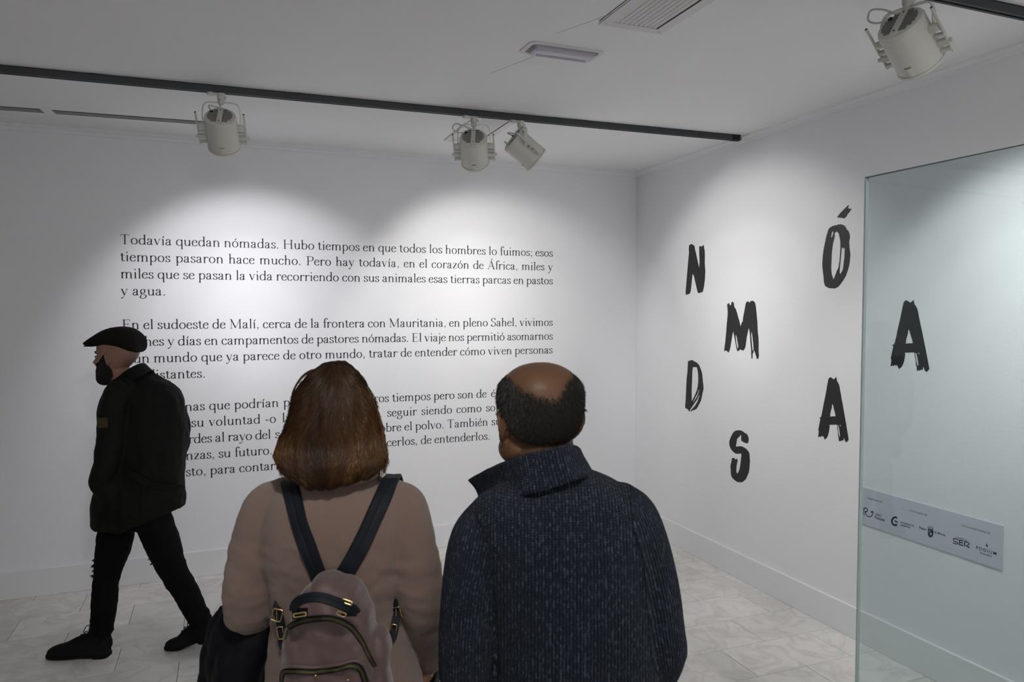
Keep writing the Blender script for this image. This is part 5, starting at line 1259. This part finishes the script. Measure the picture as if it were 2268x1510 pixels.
body += hand(w1b[-1], R2*.6-np.array([0, 0, .8]), F2, R2*-1, curl=.3)+hand(w2b[-1], -R2*.7-np.array([0, 0, .6]), -F2, -R2, curl=.3)
body += [tube([hipF, (hipF+kF)/2, kF, kF*.6+aF*.4, aF], [.072, .062, .046, .044, .033], 18), tube([hipB, (hipB+kB)/2, kB, kB*.6+aB*.4, aB], [.072, .062, .046, .044, .033], 18)]
me = union(body, .0040, 4); m3 = me.copy(); link('body', moved(me, wk), MSKW, wk); eyes(G3, H3, wk)
inv3 = lambda p: (lambda q: np.array([(q@r_h)/H3/.98, (q@f_h)/H3/1.10, q[2]/H3]))(np.array(p)-h3)
def kb(p):
    x, y, z = inv3(p)
    if abs(x) > .40 or z > .60 or z < -.13 or y < -.20 or y > .5: return -1
    nn = .015*noise.noise(Vector(p)*60)
    # upper edge: sideburn in front of the ear, cheek line down to the moustache
    line = np.interp(y, [-.02, .03, .09, .16, .24, .30, .42], [.30, .57, .56, .48, .39, .345, .335])
    if y > .335 and .195 < z < .255 and abs(x) < .085: return -1
    if y > .375 and z > .29: return -1
    bk = np.interp(z, [-.13, 0, .12, .26, .40, .60], [.06, .0, -.07, -.04, .03, .04])
    if abs(x) > .325 and y < .05: return -1
    return min(line-z+nn, y-bk+nn)
hairmask_faces(m3, kb, lambda p, k: min(.010, .001+k*.06)*(1.0 if inv3(p)[2] < .2 else .6)+.0015*noise.noise(Vector(p)*150), 'beard_base', MBEARD, wk)
V3 = getv(m3); N3 = getn(m3); id3 = [i for i in range(len(V3)) if V3[i][2] > h3[2]-.04 and kb(V3[i]) > 0]
def bst(i, rg):
    j = id3[rg.integers(len(id3))]; p = V3[j]; x, y, z = inv3(p); n = N3[j]; l = .005+.011*np.clip((.34-z)/.3, 0, 1)*np.clip((y+.02)/.22, .2, 1); d = f_h*.12-np.array([0, 0, 1.])+n*.35+rg.normal(0, .16, 3); d /= np.linalg.norm(d)
    return [p, p+n*l*.30+d*l*.4, p+n*l*.36+d*l*.75, p+n*l*.32+d*l*1.05]
o = strands(None, bst, 9000, 'beard', wk, MHAIRB, .0007, lambda i, rg, P: float(rg.uniform(0, .28)), 12); o['kind'] = 'stuff'
MSTUB = mat('shaved_stubble', (.30, .19, .15), .8, var=(.24, .16, .13), scale=30)
def ks(p):
    x, y, z = inv3(p)
    if z < .30 or abs(x) > .40 or z > .95: return -1
    ear = abs(x) > .30 and -.14 < y < .08 and z < .63
    return -1 if ear or y > .05 else min(z-(.36 if y < -.14 else .48), .05-y)
ids = [i for i in range(len(V3)) if V3[i][2] > h3[2] and ks(V3[i]) > 0]
def sst(i, rg):
    j = ids[rg.integers(len(ids))]
    if rg.random() > min(1, ks(V3[j])/.10): return None
    p = V3[j]+rg.normal(0, .001, 3); n = N3[j]; d = n*.5-np.array([0, 0, 1.])+rg.normal(0, .2, 3); d /= np.linalg.norm(d); return [p, p+d*.0009, p+d*.0018]
o = strands(None, sst, 16000, 'shaved_hair', wk, MHAIRB, .00018, lambda i, rg, P: float(rg.uniform(.2, .6)), 22); o['kind'] = 'stuff'
for s in (-1, 1): MB().add(*tube([G3(s*.07, .352, .60), G3(s*.13, .342, .612), G3(s*.20, .305, .60)], [.0035, .0045, .003], 8)).obj('eyebrow', MBEARD, wk, smooth=True)
# flat cap: side profile rows along the head
def Gc(x, y, z): return G3(x, y, z)
cap_rows = [(-.505, .68, .82, .10), (-.50, .615, .89, .20), (-.475, .597, .95, .27), (-.41, .60, 1.03, .32), (-.29, .62, 1.115, .35), (-.114, .665, 1.144, .368), (.053, .70, 1.125, .368), (.193, .715, 1.058, .358), (.33, .725, .96, .34), (.41, .735, .90, .32), (.50, .75, .835, .27), (.55, .765, .795, .17), (.563, .775, .785, .06)]
rings = []; th = np.linspace(0, 2*PI, 28, endpoint=False)
for y, zb_, zt_, w in cm(cap_rows, 4):
    zc = (zb_+zt_)/2; hh = (zt_-zb_)/2; rings.append([Gc(math.copysign(abs(math.cos(a))**.8, math.cos(a))*w*1.06, y-.0, zc+math.copysign(abs(math.sin(a))**.8, math.sin(a))*hh) for a in th])
cpm = union([loft(rings)], .005, 4); wrinkle(cpm, .0015, 20, 4); cap = link('flat_cap', moved(cpm, wk), MCAP, wk)
bp_ = []
for y, hw2 in cm([(.30, .30), (.42, .285), (.50, .25), (.555, .15), (.575, .04)], 4): bp_.append([Gc(-hw2, y, .745), Gc(0, y, .765), Gc(hw2, y, .745), Gc(hw2, y, .728), Gc(0, y, .748), Gc(-hw2, y, .728)])
ob = MB().add(*loft(bp_)).obj('cap_peak', MCAP, None, smooth=True); ob.data.transform(Matrix.Translation(-wk.location)); ob.parent = cap
# jacket: lofted by the rows of its outline
jr = [(817, 296, 320, .03), (826, 276, 336, .06), (838, 252, 362, .09), (850, 243, 382, .115), (866, 234, 395, .14), (887, 228, 404, .155), (908, 223, 407, .160), (940, 222, 410, .165), (985, 222, 412, .165), (1030, 220, 408, .16), (1070, 216, 406, .16), (1110, 209, 408, .165), (1132, 208, 409, .165), (1150, 208, 409, .16)]
jk = seload([(Wk((l+r_)/2, y, .0), (r_-l)/2*D3/FPX-.004, hd) for y, l, r_, hd in jr], exp=2.3, n=36)
jkm = union([jk, tube([Wk(285, 862, -.08)]+w1, [.045, .062, .062, .060, .058], 20), tube(w1b, [.058, .055, .052], 18), tube([Wk(345, 866, .06)]+w2, [.045, .060, .060, .056, .054], 20), tube(w2b, [.054, .05, .045], 18)], .0075, 5)
wrinkle(jkm, .009, 9, 21, .6); wrinkle(jkm, .005, 22, 2, .5)
# slanting hem
V = getv(jkm)
hz_ = lambda s: None
for i in range(len(V)):
    if V[i][2] < zat(1090, D3):
        s = (V[i]-f3)@R2*FPX/D3; k = (zat(1090, D3)-V[i][2])/(zat(1090, D3)-zat(1150, D3)); dy = np.interp(s, [-90, 5, 20, 110], [12, 14, 6, -28]); V[i][2] -= min(k, 1.2)*dy*D3/FPX
setv(jkm, V); jk3 = bvh(jkm); link('jacket', moved(jkm, wk), MJACK, wk)
# stand collar
cl_t = [(252, 845, -.09), (270, 827, -.095), (293, 812, -.08), (314, 804, -.02), (321, 808, .05), (300, 822, .09), (270, 838, .09), (248, 850, .05), (242, 854, -.03)]
cl_b = [(248, 868, -.125), (275, 852, -.125), (308, 836, -.11), (334, 822, -.02), (340, 830, .06), (312, 848, .12), (280, 862, .12), (244, 872, .05), (236, 874, -.06)]
Tp = cm([Wk(*q) for q in cl_t], 4, closed=True); Bp = cm([Wk(*q) for q in cl_b], 4, closed=True); cen = Wk(288, 840, .0); rings = []
for a, b_ in zip(list(Tp)+[Tp[0]], list(Bp)+[Bp[0]]):
    o_ = (a+b_)/2-cen; o_[2] = 0; o_ /= np.linalg.norm(o_); rings.append([b_+o_*.004, a+o_*.004, a-o_*.004, b_-o_*.004])
MB().add(*loft(rings, cap=False)).obj('jacket_collar', MJACK, wk, smooth=True)
def onj(pts, off, k=6): 
    out = []
    for p in cm(pts, k):
        q = surf(jk3, p[0], p[1], off)
        if q is not None: out.append(q)
    return np.array(out)
P = onj([(286, 1045), (305, 1056), (335, 1072), (370, 1080), (400, 1078)], .006); P = P+(-F2)*.004
ribbon(P, [-F2]*len(P), .036, .004, 'half_belt', MJACK, wk)
q = surf(jk3, 228, 936, .003); qq = onj([(228, 925), (228, 947)], .003)
MB().add(*loft([[p-R2*.026-F2*.002, p+R2*.026-F2*.004, p+R2*.026, p-R2*.026] for p in (qq[0], qq[-1])])).obj('sleeve_patch', MPATCH, wk)
for pts in ([(212, 1128), (245, 1134), (262, 1132), (262, 1112)], [(214, 1152), (255, 1158), (300, 1160)]):
    P = onj(pts, .003)
    if len(P) > 3: MB().add(*tube(P, [.002]*len(P), 6, k=1)).obj('seam', MJACK, wk)
# skinny black jeans with frayed knees
jn = union([seload([(Wk(300, 1085), .135, .12), (Wk(298, 1130), .140, .125), (Wk(296, 1165), .125, .12)]),
            tube([hipF, (hipF+kF)/2+R2*.01, kF, kF*.55+aF*.45, aF+np.array([0, 0, .01])], [(.085, .10), (.088, .095), (.066, .066), (.066, .062), (.054, .054)], 22, roundend=False),
            tube([hipB, (hipB+kB)/2, kB, kB*.55+aB*.45+R2*.012, aB+np.array([0, 0, .01])], [(.090, .10), (.088, .095), (.074, .070), (.066, .062), (.052, .052)], 22, roundend=False)], .0065, 5)
wrinkle(jn, .004, 18, 6, 1.3); jnt = bvh(jn); link('jeans', moved(jn, wk), MJEAN, wk)
for a_, k_ in ((aF, hipF), (aB, kB)): MB().add(*tube([a_+np.array([0, 0, .07]), a_+np.array([0, 0, .0]), a_+np.array([0, 0, -.05])+R2*.008], [.046, .043, .046], 18)).obj('sock', MJEAN, wk, smooth=True)
fr = MB(); rg = random.Random(4)
def tuft(px, py, d, dx, dy):
    c = Wk(px, py, d)
    for _ in range(5):
        e = Wk(px+dx*rg.uniform(.5, 1.3)+rg.uniform(-2, 2), py+dy*rg.uniform(.3, 1.4)+rg.uniform(-2.5, 2.5), d); fr.add(*tube([c, (c+e)/2+np.array([0, 0, .004]), e], [.005, .0035, .0012], 6, k=1))
for px, py in ((209, 1240), (208, 1252), (207, 1264), (206, 1276)): tuft(px+3, py, -.0, -7, 3)
for px, py in ((281, 1216), (268, 1258), (262, 1276)): tuft(px-3, py, -.0, 6, 2)
for px, py in ((316, 1194), (334, 1234), (338, 1246), (350, 1262), (364, 1278), (376, 1290)): tuft(px+5, py, .02, -8, 3)
for px, py in ((384, 1198), (390, 1218), (400, 1236), (407, 1242)): tuft(px-5, py, .02, 7, -1)
fr.obj('frayed_threads', MJEAN, wk)['kind'] = 'stuff'
hF = at(243, 1447, D3-.02); hF[2] = 0; tF = at(106, 1455, D3-.03); tF[2] = 0
boot(wk, hF+np.array([0, 0, .0]), tF-hF, .325, 0, 'boot', .13, to=aF+np.array([0, 0, .035]))
tB = at(372, 1456, D3+.06); tB[2] = 0; hB = at(463, 1440, D3+.10); hB[2] = 0; db = (hB-tB); 
boot(wk, tB+db/np.linalg.norm(db)*.272, -db, .285, .30, 'boot', .15, to=aB+np.array([-.0, 0, .05])-R2*.012)
